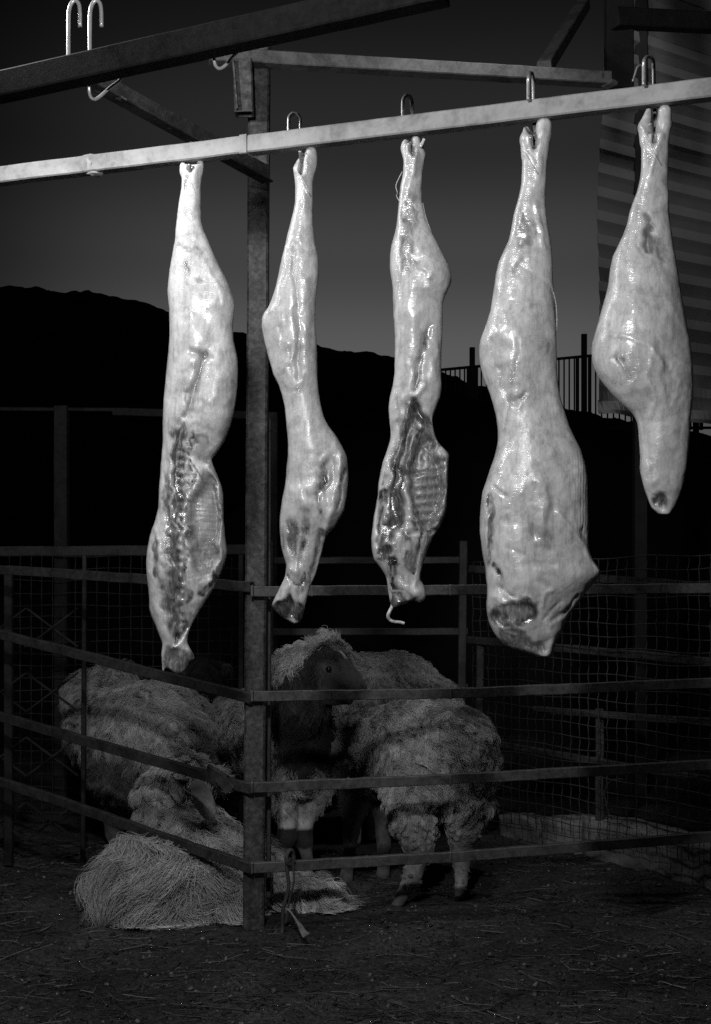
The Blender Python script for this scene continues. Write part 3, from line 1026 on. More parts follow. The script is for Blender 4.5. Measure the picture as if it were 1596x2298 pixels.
# --- carcass 1 (left, brightest, cut open low down)
O1 = [(372, 408, 456), (377, 406, 456.6), (400, 408, 453.5), (425, 407, 451), (463, 400.7, 450), (495, 396.5, 451), (516, 394, 456.6), (539, 393, 468), (568.6, 387, 480), (600, 381.7, 494.6),
 (627.6, 378.6, 508), (653, 375.8, 519), (674, 377, 525), (695, 380, 526), (737, 381, 522.6), (758, 380, 523), (775.7, 378.6, 526), (803, 377, 532), (834.7, 374, 533), (866, 370.8, 532.5), (898, 368, 529),
 (929.6, 367, 524), (961, 366, 515.6), (993, 364.9, 502), (1014, 364, 488), (1031, 363.4, 474), (1045.6, 361.7, 478.7), (1066.7, 360.6, 488), (1087.8, 358.5, 496.7), (1109, 357.5, 501), (1140.5, 356, 502),
 (1172, 348, 502.4), (1185, 342.7, 504), (1206, 336.4, 505), (1238, 331, 509), (1259, 329.4, 505), (1280, 329.4, 497.7), (1301, 331.5, 489), (1322, 333.6, 478.7), (1343.5, 335, 464), (1364.5, 335, 451),
 (1385.6, 340.6, 438.7), (1406.7, 351, 428), (1428, 358.5, 420.8), (1444.7, 365, 420.8), (1459.4, 362.8, 430), (1470, 362, 433.4), (1485, 365, 426), (1497, 372, 420), (1508, 392, 411)]
Y1 = bh(430)
def ex1(dx, dy, rel, tint, nz, V):
    # vertebrae: knuckled relief down the split back
    w = np.exp(-((dx - 413) / 6) ** 2) * smooth01((dy - 990) / 30) * smooth01((1420 - dy) / 20)
    rel = rel + w * .003 * np.sin(dy * .33 + nz * 5)
    # fine lines on the inner membrane
    m = np.exp(-((dx - 462) / 30) ** 4) * smooth01((dy - 1060) / 30) * smooth01((1330 - dy) / 40)
    ln = np.sin(dy * .55 + (dx - 430) * (dy - 1180) * .0012 + nz * 4)
    tint = tint * (1 + .12 * m * ln); rel = rel + m * .0007 * ln
    return rel, tint
c1 = carcass('carcass', 'whitest carcass, at the left, hip round above and back split open below', O1, Y1,
  [([(412, 388), (411, 372)], [8, 7]), ([(446, 388), (450, 366)], [8, 8]), ([(371, 1485), (366, 1504)], [7, 3]), ([(402, 1488), (398, 1502)], [16, 10]), ([(424, 1470), (432, 1476)], [8, 5])],
  [([(466, 800), (457, 830), (441, 880), (426, 930), (413, 958)], 9, -9, .22, .75),
   ([(440, 795), (470, 805), (480, 812)], 9, -4, .30, .5), ([(452, 850), (435, 872), (420, 905)], 4, -2, .35, .6),
   ([(418, 948), (404, 968), (393, 1000), (387, 1060), (384, 1110)], 6, 8, .72, .8, .2),
   ([(407, 980), (404, 1100), (400, 1200), (400, 1300), (402, 1405)], 20, -5, .06, .9, 1),
   ([(417, 985), (417, 1200), (412, 1320), (408, 1400)], 5, 3, .42, -.9, 1),
   ([(386, 1000), (384, 1080), (398, 1150), (404, 1195)], 4, 3, .6, -.9, 1),
   ([(374, 1075), (379, 1140), (390, 1180), (388, 1250)], 9, -4, .14, .8, 1),
   ([(352, 1215), (362, 1270), (372, 1330), (388, 1400)], 9, -3, .14, -1.0, 1),
   ([(356, 1190), (366, 1240), (372, 1300)], 4, 4, .5, .5, .5), ([(343, 1330), (352, 1375)], 8, 3, .5, .7),
   ([(432, 985), (430, 1100), (426, 1200), (424, 1290)], 3, -5, .09, -1.2, 1.5),
   ([(474, 1043), (490, 1085), (499, 1150), (501, 1210), (500, 1250), (482, 1300)], 6, 7, .5, .7, .4),
   ([(497, 1130), (498, 1210), (493, 1250)], 2.2, -4, .09, -1.1, .6), ([(492, 1270), (478, 1300), (455, 1335)], 8, -2, .10, -1.1, 1),
   ([(430, 1330), (436, 1370), (420, 1400)], 8, -3, .15, -1, 1),
   ([(424, 1412), (412, 1438), (398, 1450), (388, 1452)], 3.6, 5, .75, .9, .2),
   ([(395, 1400), (388, 1425), (392, 1448)], 3, 4, .45, .7, .3), ([(400, 1420), (398, 1438)], 5, -5, .03, .9, .3),
   ([(455, 1032), (470, 1036)], 8, -8, .25, .5), ([(440, 1045), (462, 1080)], 3, -3, .2, -1, .6),
   ([(415, 590), (425, 610), (432, 640)], 7, -2, .26, -1.1, 1), ([(452, 625), (460, 645)], 5, -2, .3, -1, 1),
   ([(410, 555), (430, 560), (455, 580)], 10, -3, .3, -.9, 1), ([(424, 400), (418, 425)], 4, -6, .3, .8, .2), ([(428, 382), (432, 374)], 7, -8, .05, .9, .2),
   ([(440, 560), (470, 610), (500, 650), (515, 700)], 6, 3, None, 0)],
  depth=.60, lean=0, extra=ex1, base_alb=.62, seed=1,
  blobs=[(492, 905, 48, 125, .05, 22, None, 0), (430, 770, 60, 70, 0, 8, None, 0), (463, 1175, 34, 120, .03, -40, .29, .8), (400, 1478, 36, 34, 0, -2, .17, 1.0), (470, 1240, 22, 35, 0, -3, .2, .5), (455, 1010, 25, 20, .4, -6, .3, .5)])
strand(c1, 'wrap_strand', [(410, 378, Y1 - .05), (428, 402, Y1 - .055), (438, 425, Y1 - .055)], .0008)

# --- carcass 2 (slim, with turned elbow)
O2 = [(352, 675, 711), (366, 666, 711), (378, 659, 710.4), (390, 659.4, 707.5), (415, 662, 702.6), (451, 662, 703), (476, 658.6, 702.6), (500, 652, 703), (524.6, 645, 705), (549, 639.6, 708), (573, 633.7, 713), (598, 628, 715), (622, 623, 715),
 (646.7, 618.4, 712), (671, 611, 709), (690, 602, 708.7), (705, 591, 708.7), (715, 588, 708.7), (732, 587, 708.7), (756.5, 591.5, 710), (781, 597.6, 711), (805, 603.7, 711.6), (841.5, 613.5, 712), (866, 627, 714), (890, 634, 716.7),
 (914.7, 639, 721), (939, 642, 728), (956, 642.8, 737), (975.8, 644.7, 752.6), (1000, 646, 767), (1024.6, 646, 779), (1049, 642.8, 781), (1073, 641.6, 782.4), (1098, 638.6, 781), (1122, 633, 777), (1146.7, 629, 771.7), (1166, 627.4, 761),
 (1183, 627, 751), (1203, 629, 733), (1222, 630.6, 727), (1244, 635.5, 722), (1268.7, 642.8, 714.8), (1293, 640, 707.5), (1317.5, 628, 696), (1342, 616, 690), (1359, 609, 686), (1371, 616, 683), (1386, 635, 680), (1399, 658, 668)]
Y2 = bh(665)
c2 = carcass('carcass', 'slim narrow carcass in front of the corner post, forearm turned aside with round knob', O2, Y2,
  [([(697, 372), (698, 344)], [14, 14]), ([(668, 378), (672, 362)], [9, 5])],
  [([(679, 345), (679, 378), (677, 392)], 4.5, -16, .05, .85, .1), ([(690, 350), (684, 380), (680, 420), (684, 470)], 4, 3, .7, .5, .3),
   ([(660, 380), (676, 402), (692, 440)], 2, 3, .75, .6, .1),
   ([(640, 560), (636, 600), (624, 660), (612, 700)], 5, 4, .7, .5), ([(665, 560), (662, 620), (668, 690), (672, 760), (668, 850)], 7, -5, .42, .5),
   ([(690, 640), (690, 740), (692, 840)], 8, 4, None, 0), ([(595, 700), (592, 740)], 6, 3, .55, .5),
   ([(630, 740), (632, 860), (650, 930)], 4, -2, .45, .4), ([(650, 780), (655, 900)], 3, -1.5, .45, .4),
   ([(752, 985), (765, 1030), (763, 1060)], 7, 4, .5, .4), ([(722, 1050), (722, 1080), (716, 1110)], 9, -5, .10, -1.1, 1.2),
   ([(734, 1050), (736, 1080), (728, 1120)], 6, 2, .3, -1, 1.2), ([(765, 1030), (760, 1075), (756, 1105), (748, 1145), (730, 1190)], 8, 9, .58, .8, .3),
   ([(775, 1058), (766, 1082)], 4, -6, .12, .8, .3), ([(766, 1095), (765, 1120), (757, 1145)], 2, -6, .14, .9, .2),
   ([(680, 1105), (684, 1130)], 13, 8, .66, .7), ([(655, 1098), (668, 1120)], 10, 3, .6, .5), ([(712, 1120), (722, 1150)], 4, -3, .16, -1, .6),
   ([(654, 1182), (652, 1205), (657, 1235)], 14, -4, .09, .85, .7), ([(688, 1150), (684, 1190), (676, 1230)], 10, -3, .28, -1.1, .7),
   ([(640, 1180), (646, 1240), (654, 1280)], 3.5, 3, .5, .7, .3), ([(690, 1190), (680, 1230), (673, 1262)], 3, -4, .07, -1.2, .3), ([(675, 1200), (668, 1240), (664, 1272)], 3, 3, .42, .6, .3),
   ([(724, 1190), (712, 1235), (706, 1262), (696, 1292)], 5, -6, .12, .8, .4), ([(662, 1285)], 14, 10, .46, .8),
   ([(645, 1290), (652, 1303), (664, 1312), (676, 1311), (684, 1302), (685, 1286)], 2.2, -7, .03, .9, .1),
   ([(650, 1308), (640, 1325), (630, 1345)], 7, 4, .55, .7, .6), ([(672, 1320), (690, 1300)], 8, -4, .10, .8, .8)],
  depth=.62, base_alb=.5, seed=21,
  blobs=[(690, 960, 45, 90, 0, 6, None, 0), (650, 1368, 40, 30, .2, -3, .055, -1.4), (648, 1370, 36, 26, .2, 0, .10, .75), (670, 740, 30, 200, 0, 3, None, 0), (740, 1075, 20, 50, .1, -8, None, 0)])
strand(c2, 'wrap_strand', [(660, 379, Y2 - .04), (676, 398, Y2 - .046), (694, 432, Y2 - .04)], .0011)

# --- carcass 3 (middle, dark opened belly)
O3 = [(326, 902, 949), (333, 899, 949.5), (346.4, 904.5, 955.8), (366, 905.8, 952.6), (390, 903.8, 948.5), (414.8, 899, 947), (451, 895, 946.5), (475.8, 892.8, 952.6), (500, 890.4, 960), (524.6, 886, 969.7), (549, 879.4, 984), (573.4, 876, 996.6),
 (597.9, 875, 1008.8), (622, 878, 1014.4), (634.5, 880, 1013), (658.9, 881.3, 1001.5), (683, 882.6, 993), (707.7, 883.5, 993.6), (732, 885.5, 994), (756.5, 886.7, 993), (793, 886, 991), (841.5, 885, 990), (866, 882, 991), (890, 875.7, 988),
 (914.7, 872, 978), (939, 873.3, 969.7), (946.5, 873.8, 969), (971, 876, 975), (988, 874.5, 980.7), (1000, 871, 989), (1012, 867, 1001.5), (1022, 864, 1008.8), (1037, 858.6, 1006), (1061, 853.8, 1005.8), (1085.6, 849.6, 1006), (1110, 848.9, 1004),
 (1134.4, 844, 1002.7), (1159, 838.6, 997), (1183, 836, 986.8), (1207.7, 832.5, 972), (1232, 834, 961), (1256.5, 840, 953.8), (1276, 856, 948), (1293, 867, 943.6), (1310, 870, 944), (1325, 871, 951), (1337, 873, 951), (1343, 874, 935), (1348, 875, 920), (1354, 876, 912), (1362, 880, 886)]
Y3 = bh(920)
def ex3(dx, dy, rel, tint, nz, V):
    m = np.exp(-((dx - 958) / 30) ** 4) * smooth01((dy - 1040) / 20) * smooth01((1215 - dy) / 15)
    s = np.sin((dy + (dx - 958) * .12) * 2 * math.pi / 19.0)
    s = s * np.clip(nz * 1.8, 0, 1.2)
    rel = rel + m * .003 * s
    tint = tint * (1 + m * .28 * s)
    return rel, tint
c3 = carcass('carcass', 'middle carcass with dark open belly and ribs and a thin strip dangling', O3, Y3,
  [([(916, 345), (911, 322)], [11, 9]), ([(938, 345), (933, 316)], [13, 11]), ([(938, 1318), (941, 1336)], [14, 16])],
  [([(922, 312), (924, 345), (928, 352)], 4, -15, .05, .85, .1), ([(905, 345), (911, 385), (915, 400)], 3, 2, .72, .6, .1), ([(934, 340), (928, 390), (918, 420)], 3, 3, .72, .6, .1), ([(938, 365), (936, 400)], 8, -2, .22, .6, .8),
   ([(918, 440), (921, 480), (916, 540), (914, 605)], 17, -5, .17, .75, 1.3), ([(942, 590), (952, 640)], 12, -3, .27, .6, 1.4), ([(898, 480), (895, 560), (893, 620)], 5, 3, .62, .5),
   ([(928, 600), (960, 650)], 12, 3, None, 0),
   ([(966, 738), (952, 765), (944, 800), (940, 840), (930, 875)], 8, -6, .2, -1.1, .7), ([(975, 740), (978, 800), (972, 850)], 10, 5, .5, .5), ([(905, 720), (930, 740), (950, 720)], 14, -3, .42, .5),
   ([(950, 868), (925, 900), (916, 925), (908, 960), (898, 1005), (884, 1050), (876, 1085), (862, 1110)], 6, 9, .68, .85, .2), ([(907, 962), (906, 990)], 3, 6, .6, .8, .1),
   ([(922, 925), (915, 970), (905, 1020), (890, 1080), (885, 1140), (888, 1170)], 19, -12, .035, .93, .6), ([(935, 930), (944, 1000), (935, 1060), (905, 1085)], 13, -6, .09, -1.3, .8),
   ([(925, 905), (950, 945), (962, 960)], 8, -10, .05, .9, .5),
   ([(893, 900), (890, 950)], 4, -2, .35, .5, .5), ([(862, 1070), (856, 1090)], 6, -2, .2, -1, .6),
   ([(862, 1112), (855, 1180), (848, 1215)], 9, -3, .09, -1.2, .6), ([(866, 1140), (855, 1185), (850, 1220)], 3, 2, .45, .7, .3), ([(872, 1040), (876, 1100), (870, 1150)], 3, 2, .5, .6, .4),
   ([(872, 1180), (868, 1220), (860, 1250)], 14, -5, .05, .9, .6), ([(842, 1150), (838, 1190), (842, 1230), (850, 1250)], 5, 5, .58, .8, .3), ([(862, 1218), (880, 1224)], 5, 3, .34, .9, .4),
   ([(875, 1235), (855, 1240)], 9, -3, .04, .9, .5), ([(885, 1255), (892, 1300), (890, 1345)], 14, -4, .05, -1.3, .8), ([(868, 1260), (868, 1290)], 3, 2, .3, .7, .5), ([(883, 1265), (882, 1300)], 2.5, 2, .4, .8, .8),
   ([(908, 1180), (915, 1220), (920, 1260)], 9, 2, .18, -1.2, 1), ([(930, 1150), (925, 1190)], 6, -3, .12, -1.1, 1), ([(945, 1170), (940, 1230), (930, 1280)], 3, -4, .06, -1.2, .5), ([(962, 1180), (948, 1250), (938, 1305)], 9, 5, .27, .8, .3), ([(930, 1225), (922, 1270)], 10, 3, .28, .8, .5),
   ([(990, 985), (1004, 1022)], 7, 5, .36, .6), ([(1003, 1032), (1003, 1090), (999, 1140), (985, 1170), (965, 1190)], 9, 6, .30, .85, .5), ([(995, 1030), (975, 1045)], 4, -6, .08, .8, .4),
   ([(910, 1165), (935, 1170), (965, 1178)], 2.2, 2, .5, .6, .1), ([(915, 1125), (955, 1120)], 1.2, 1, .55, .7, .1), ([(915, 1203), (940, 1206)], 1.8, 1, .5, -1, .2),
   ([(939, 1328)], 15, 8, .42, .85, .3), ([(880, 1330), (905, 1322), (915, 1335)], 9, -2, .06, -1.2, .8), ([(871, 1300), (880, 1325), (905, 1327)], 1.5, 2, .5, .9, .1)],
  depth=.58, base_alb=.50, seed=41, extra=ex3,
  blobs=[(955, 1090, 42, 105, -.05, -34, .17, .85), (925, 750, 45, 140, 0, 7, None, 0), (975, 620, 40, 60, .3, 8, None, 0), (965, 985, 22, 35, -.3, -6, .14, .75), (900, 1345, 28, 18, 0, -2, .07, -1.3)])
strand(c3, 'dangling_strip', [(884, 1352, Y3), (880, 1362, Y3), (875, 1371, Y3 - .005), (871, 1382, Y3 - .005), (875, 1391, Y3), (885, 1395, Y3), (897, 1396, Y3), (908, 1399, Y3)], [.0045, .0045, .005, .005, .0045] + [.0042] * 24, M_FLESH, .55)
strand(c3, 'wrap_strand', [(949, 455, Y3 - .01), (957, 490, Y3 - .01), (971, 528, Y3 - .01), (985, 560, Y3 - .02)], .0006)
strand(c3, 'wrap_strand', [(903, 385, Y3), (889, 415, Y3 - .01), (892, 432, Y3 - .01), (890, 440, Y3), (897, 452, Y3)], .0009)
b = MB(); b.bar(P(944, 330, Y3 - .02), P(952, 312, Y3 - .02), .006, .006, ch=.001); b.build('bone_stub', M_FLESH, c3)

# --- carcass 4 (largest, fat-covered, elbow point to the right)
O4 = [(334, 1171, 1231), (338, 1171.6, 1230), (360, 1172.7, 1228.5), (386.7, 1171.6, 1227), (413.6, 1170, 1225.8), (440, 1164.6, 1224.5), (462, 1158, 1224.5), (483, 1152.8, 1226.4), (510, 1148.5, 1229.9), (537, 1142.6, 1235), (561, 1131.8, 1238), (588, 1119.7, 1240),
 (615, 1113, 1241), (642, 1109, 1242), (669, 1105, 1244), (695.6, 1102.3, 1246), (722.5, 1092.9, 1246.8), (744, 1084.8, 1247.3), (763, 1077.6, 1248), (779, 1075, 1248.7), (803, 1076, 1249.5), (824.6, 1079.4, 1250), (848.8, 1086, 1251), (869.7, 1094, 1252.7),
 (900, 1104.6, 1259), (929, 1112.5, 1269), (958.7, 1117, 1278), (973, 1118, 1285), (988, 1118, 1292), (1005.5, 1115.4, 1301.5), (1029, 1108, 1308.8), (1052, 1099, 1314.6), (1076, 1092, 1317.6), (1105, 1083, 1318.4), (1134, 1079.4, 1319), (1164, 1076.5, 1319.6),
 (1193, 1077, 1319.6), (1222, 1081.7, 1320.5), (1243, 1083.8, 1323.4), (1260, 1086, 1330.7), (1272, 1088, 1341), (1283, 1089.4, 1347), (1289, 1090, 1348), (1298.5, 1090.5, 1342), (1316, 1093, 1325), (1339.5, 1092.5, 1307), (1357, 1091, 1295.6), (1377.6, 1093.5, 1278),
 (1398, 1097.9, 1267.8), (1415.7, 1106, 1260.4), (1430, 1114, 1253), (1445, 1128, 1247), (1456.7, 1150, 1244), (1465.5, 1185, 1240.5), (1472, 1210, 1235)]
Y4 = bh(1198)
def ex4(dx, dy, rel, tint, nz, V):
    m = np.exp(-((dx - 1285) / 26) ** 4) * smooth01((dy - 1000) / 60) * smooth01((1240 - dy) / 60)
    s = np.sin(dx * .9 + nz * 5 + dy * .02)
    return rel + m * .0012 * s, tint * (1 + .16 * m * s)
c4 = carcass('carcass', 'largest and broadest carcass, fat-covered, with an elbow pointing right and dark neck stump', O4, Y4,
  [([(1186, 348), (1184, 312), (1181, 290)], [15, 17, 7]), ([(1214, 345), (1219, 305), (1221, 282)], [17, 18, 18])],
  [([(1198, 275), (1199, 310), (1197, 336)], 3.8, -20, .04, .9, .05), ([(1183, 284), (1188, 300)], 7, -8, .06, .85, .3), ([(1170, 325), (1180, 350), (1196, 372)], 1.8, 3, .7, .7, .1), ([(1212, 300), (1206, 360), (1198, 430)], 5, 3, .62, .5),
   ([(1168, 500), (1180, 515), (1180, 540)], 15, -4, .2, .7, 1.5), ([(1166, 585), (1158, 620)], 8, -3, .28, -.9, 1), ([(1200, 470), (1208, 520), (1218, 560)], 6, 4, None, 0),
   ([(1160, 600), (1200, 625), (1236, 655), (1243, 700)], 3, -3, .42, .5, .3), ([(1190, 690), (1140, 720), (1110, 760)], 5, 3, None, 0), ([(1108, 775), (1125, 790)], 12, -4, .32, .5),
   ([(1150, 770), (1152, 830), (1140, 880)], 4, -2, .42, .4), ([(1112, 835), (1124, 870), (1136, 900)], 7, -4, .36, .4, 1), ([(1136, 902), (1156, 904), (1176, 893)], 5, -6, .3, .6, .9), ([(1138, 905), (1130, 940), (1125, 970)], 3, 5, .6, .5, .2),
   ([(1120, 900), (1116, 960), (1118, 1000)], 4, 3, None, 0), ([(1098, 1088), (1115, 1108), (1132, 1118)], 4, -4, .38, .5, .5), ([(1098, 1085), (1120, 1100)], 2, 3, .62, .6, .2),
   ([(1093, 1120), (1097, 1170), (1094, 1220), (1092, 1265)], 6, -6, .17, -1.1, .6), ([(1087, 1110), (1086, 1160), (1090, 1240)], 3, 3, .5, .5, .3), ([(1107, 1270), (1116, 1300), (1122, 1330)], 5, -6, .12, -1.2, .7),
   ([(1195, 1185), (1205, 1200), (1225, 1215)], 14, -5, .34, .7), ([(1205, 1300), (1215, 1308)], 9, -2, .3, .7), ([(1130, 1225), (1165, 1245)], 7, -2, .42, .5), ([(1180, 1260), (1230, 1262)], 8, -3, .42, .4),  # first mark: shadow between the muscles, put into the tint
   ([(1200, 1090), (1212, 1120), (1208, 1170), (1210, 1215)], 12, 9, None, 0), ([(1240, 1160), (1280, 1195), (1315, 1240), (1335, 1275)], 8, 9, .55, .4), ([(1300, 1190), (1316, 1225)], 8, -8, .4, .5),
   ([(1226, 1320), (1212, 1335), (1208, 1360)], 4, 4, .58, .5), ([(1285, 1340), (1262, 1375), (1230, 1395)], 5, -4, .35, .5, .5), ([(1250, 1350), (1215, 1390)], 3, -3, .4, .5, .5),
   ([(1105, 1345), (1130, 1355), (1165, 1352), (1190, 1357)], 6, 6, .62, .8, .6), ([(1110, 1330), (1140, 1340)], 4, -3, .3, -1, .8), ([(1140, 1400)], 12, 6, .28, .8, .6),
   ([(1230, 1400), (1236, 1440), (1225, 1462)], 12, 6, .6, .7, .4), ([(1205, 1440), (1215, 1455)], 7, -5, .2, .8, .5), ([(1110, 1395), (1130, 1418), (1155, 1425)], 2.5, 4, .5, .8, .3)],
  depth=.60, base_alb=.50, seed=61, extra=ex4,
  blobs=[(1146, 1378, 52, 31, -.1, -7, .045, 1.0), (1140, 1376, 44, 24, -.1, 3, .24, -1.1), (1160, 1436, 50, 20, .25, -2, .15, .85), (1160, 770, 70, 110, .1, 12, None, 0), (1190, 1050, 60, 140, 0, 8, None, 0), (1190, 1330, 60, 80, 0, 4, None, 0)])
strand(c4, 'wrap_strand', [(1170, 330, Y4 - .05), (1182, 352, Y4 - .055), (1200, 380, Y4 - .05)], .0009)
strand(c4, 'wrap_strand', [(1242, 655, Y4 - .03), (1249, 690, Y4 - .02), (1250, 740, Y4 - .01)], .0008)

# --- carcass 5 (right, leaves the photograph)
O5 = [(305, 1438, 1500), (332, 1439.8, 1501), (356, 1439.8, 1501), (381, 1439, 1500), (405, 1436, 1500), (429.7, 1429.5, 1500), (454, 1419.7, 1500), (478.5, 1412, 1501), (503, 1407.5, 1504), (527, 1399, 1507), (551.8, 1386.8, 1511), (576, 1375.8, 1515), (600.6, 1370.9, 1519), (637, 1366, 1524),
 (673, 1356.7, 1530), (702.6, 1348, 1535), (727, 1342, 1540), (751, 1335.5, 1544), (768.5, 1331, 1547), (788, 1328.6, 1550), (812.5, 1331, 1552), (836.9, 1340, 1554), (861, 1356, 1555), (885.7, 1375.8, 1555), (910, 1400, 1553), (927, 1420, 1551), (946.8, 1430, 1549), (971, 1434, 1547),
 (1007.8, 1436.8, 1545), (1027, 1437.5, 1543), (1056.7, 1436, 1540), (1081, 1441.7, 1535), (1105.5, 1448.5, 1528), (1130, 1457.6, 1518), (1142, 1464, 1512), (1155, 1480, 1502)]
Y5 = bh(1462)
c5 = carcass('carcass', 'rightmost carcass, broad haunch above and thin below, in front of ribbed sheet wall', O5, Y5,
  [([(1448, 318), (1446, 285), (1456, 250)], [11, 14, 8]), ([(1483, 318), (1490, 280), (1492, 250)], [16, 17, 15])],
  [([(1465, 245), (1467, 290), (1464, 325)], 3.5, -18, .04, .9, .1), ([(1436, 290), (1450, 320), (1470, 360)], 2, 3, .7, .7, .1), ([(1480, 310), (1468, 350), (1455, 395)], 6, 4, .55, .5),
   ([(1448, 500), (1450, 530), (1452, 565)], 13, -5, .14, .75, 1.2), ([(1470, 540), (1475, 590)], 14, -4, .2, .6, 1.4), ([(1420, 555), (1440, 590), (1480, 605)], 2, -3, .35, .6, .2), ([(1430, 690), (1480, 692)], 2, -3, .4, .5, .2),
   ([(1470, 640), (1500, 660)], 20, 4, None, 0), ([(1365, 760), (1400, 770), (1440, 790), (1470, 830)], 4, 3, .58, .5, .3), ([(1375, 805), (1385, 815)], 9, -6, .18, -1, .8), ([(1385, 820), (1400, 860)], 6, -4, .32, .5),
   ([(1460, 780), (1480, 830), (1490, 900)], 9, -4, .3, -.8, 1), ([(1450, 800), (1440, 850), (1455, 900), (1450, 940)], 4, 3, .55, .6, .5), ([(1475, 1120), (1490, 1130)], 14, -5, .08, -1.1, .8), ([(1440, 1030), (1460, 1090)], 6, 3, .5, .5, .8)],
  depth=.62, base_alb=.46, seed=81,
  blobs=[(1440, 720, 80, 140, 0, 12, None, 0), (1480, 950, 45, 120, 0, 6, None, 0)])
strand(c5, 'wrap_strand', [(1436, 292, Y5 - .05), (1452, 322, Y5 - .055), (1472, 358, Y5 - .05)], .0009)

# ------------------------------------------------------------------ hooks that carry them
def carry_hook(label, xl, xr, ytop, low, tilt=0.0):
    c = bar_pt((xl + xr) / 2)
    # front leg is short and free, rear leg runs down behind the bar to the shank
    Yf = c[1] + .028; Yb = c[1] + .038
    if tilt: Yf = c[1] - .03
    zt = P(0, ytop, c[1])[2]
    A = lambda x, y, Y: P(x, y, Y)
    rr = .0042
    e = 0 if tilt == 0 else 1
    bar_top = 1290 - (bar_pt(xl)[2] + .022 - EYE) * F / c[1]
    pts = [A(xl, bar_top + (2 if not tilt else -2), Yf), A(xl, ytop + 26, Yf), A(xl + 1, ytop + 12, Yf), A(xl + (xr - xl) * .3, ytop + 4.5, (Yf * 2 + Yb) / 3), A((xl + xr) / 2, ytop + 4, (Yf + Yb) / 2), A(xl + (xr - xl) * .75, ytop + 6, (Yf + 2 * Yb) / 3), A(xr - 1, ytop + 15, Yb), A(xr, ytop + 30, Yb),
           A(xr + 2, bar_top + 45, Yb), A(low[0] + 6, low[1] - 12, Yb - .03), A(low[0], low[1], c[1] - .0), A(low[0] - 5, low[1] - 3, c[1] - .012), A(low[0] - 7, low[1] - 24, c[1] - .022)]
    return hook_obj(label, smooth_path(pts, 5), rr, GH)
carry_hook('steel hook over the bar above the slim second carcass', 648, 674, 251, (681, 362))
carry_hook('steel hook over the bar above the middle carcass', 904, 925, 211, (925, 345))
carry_hook('steel hook over the bar above the largest carcass, seen edge on', 1186, 1197, 160, (1198, 330), 1)
carry_hook('steel hook over the bar above the rightmost carcass', 1445, 1467, 124, (1466, 300), 1)
carry_hook('steel hook hidden behind the bar above the whitest carcass, only its end showing', 424, 438, 318, (432, 392))
b = MB(); b.ring_tube(smooth_path([P(1420, 183, Y5 + .03), P(1427, 160, Y5 + .03), P(1431, 150, Y5 + .03), P(1438, 146, Y5 + .035)], 5), .0022, 6)
o = link_mesh('wire_clip', np.vstack(b.v) - P(1420, 183, Y5 + .03), b.f, M_HOOK, None, True, b.c); o.location = tuple(P(1420, 183, Y5 + .03))
tag(o, 'thin bent wire leaning beside the hook above the rightmost carcass', 'wire')

# ================================================================== sheep
def ellipsoid_sdf(X, Y, Z, c, r, rot):
    M = np.array(rot.inverted()) if rot is not None else np.eye(3)
    x, y, z = X - c[0], Y - c[1], Z - c[2]
    u = (M[0][0] * x + M[0][1] * y + M[0][2] * z) / r[0]
    v = (M[1][0] * x + M[1][1] * y + M[1][2] * z) / r[1]
    w = (M[2][0] * x + M[2][1] * y + M[2][2] * z) / r[2]
    q = np.sqrt(u * u + v * v + w * w) + 1e-6
    return (q - 1) * min(r)

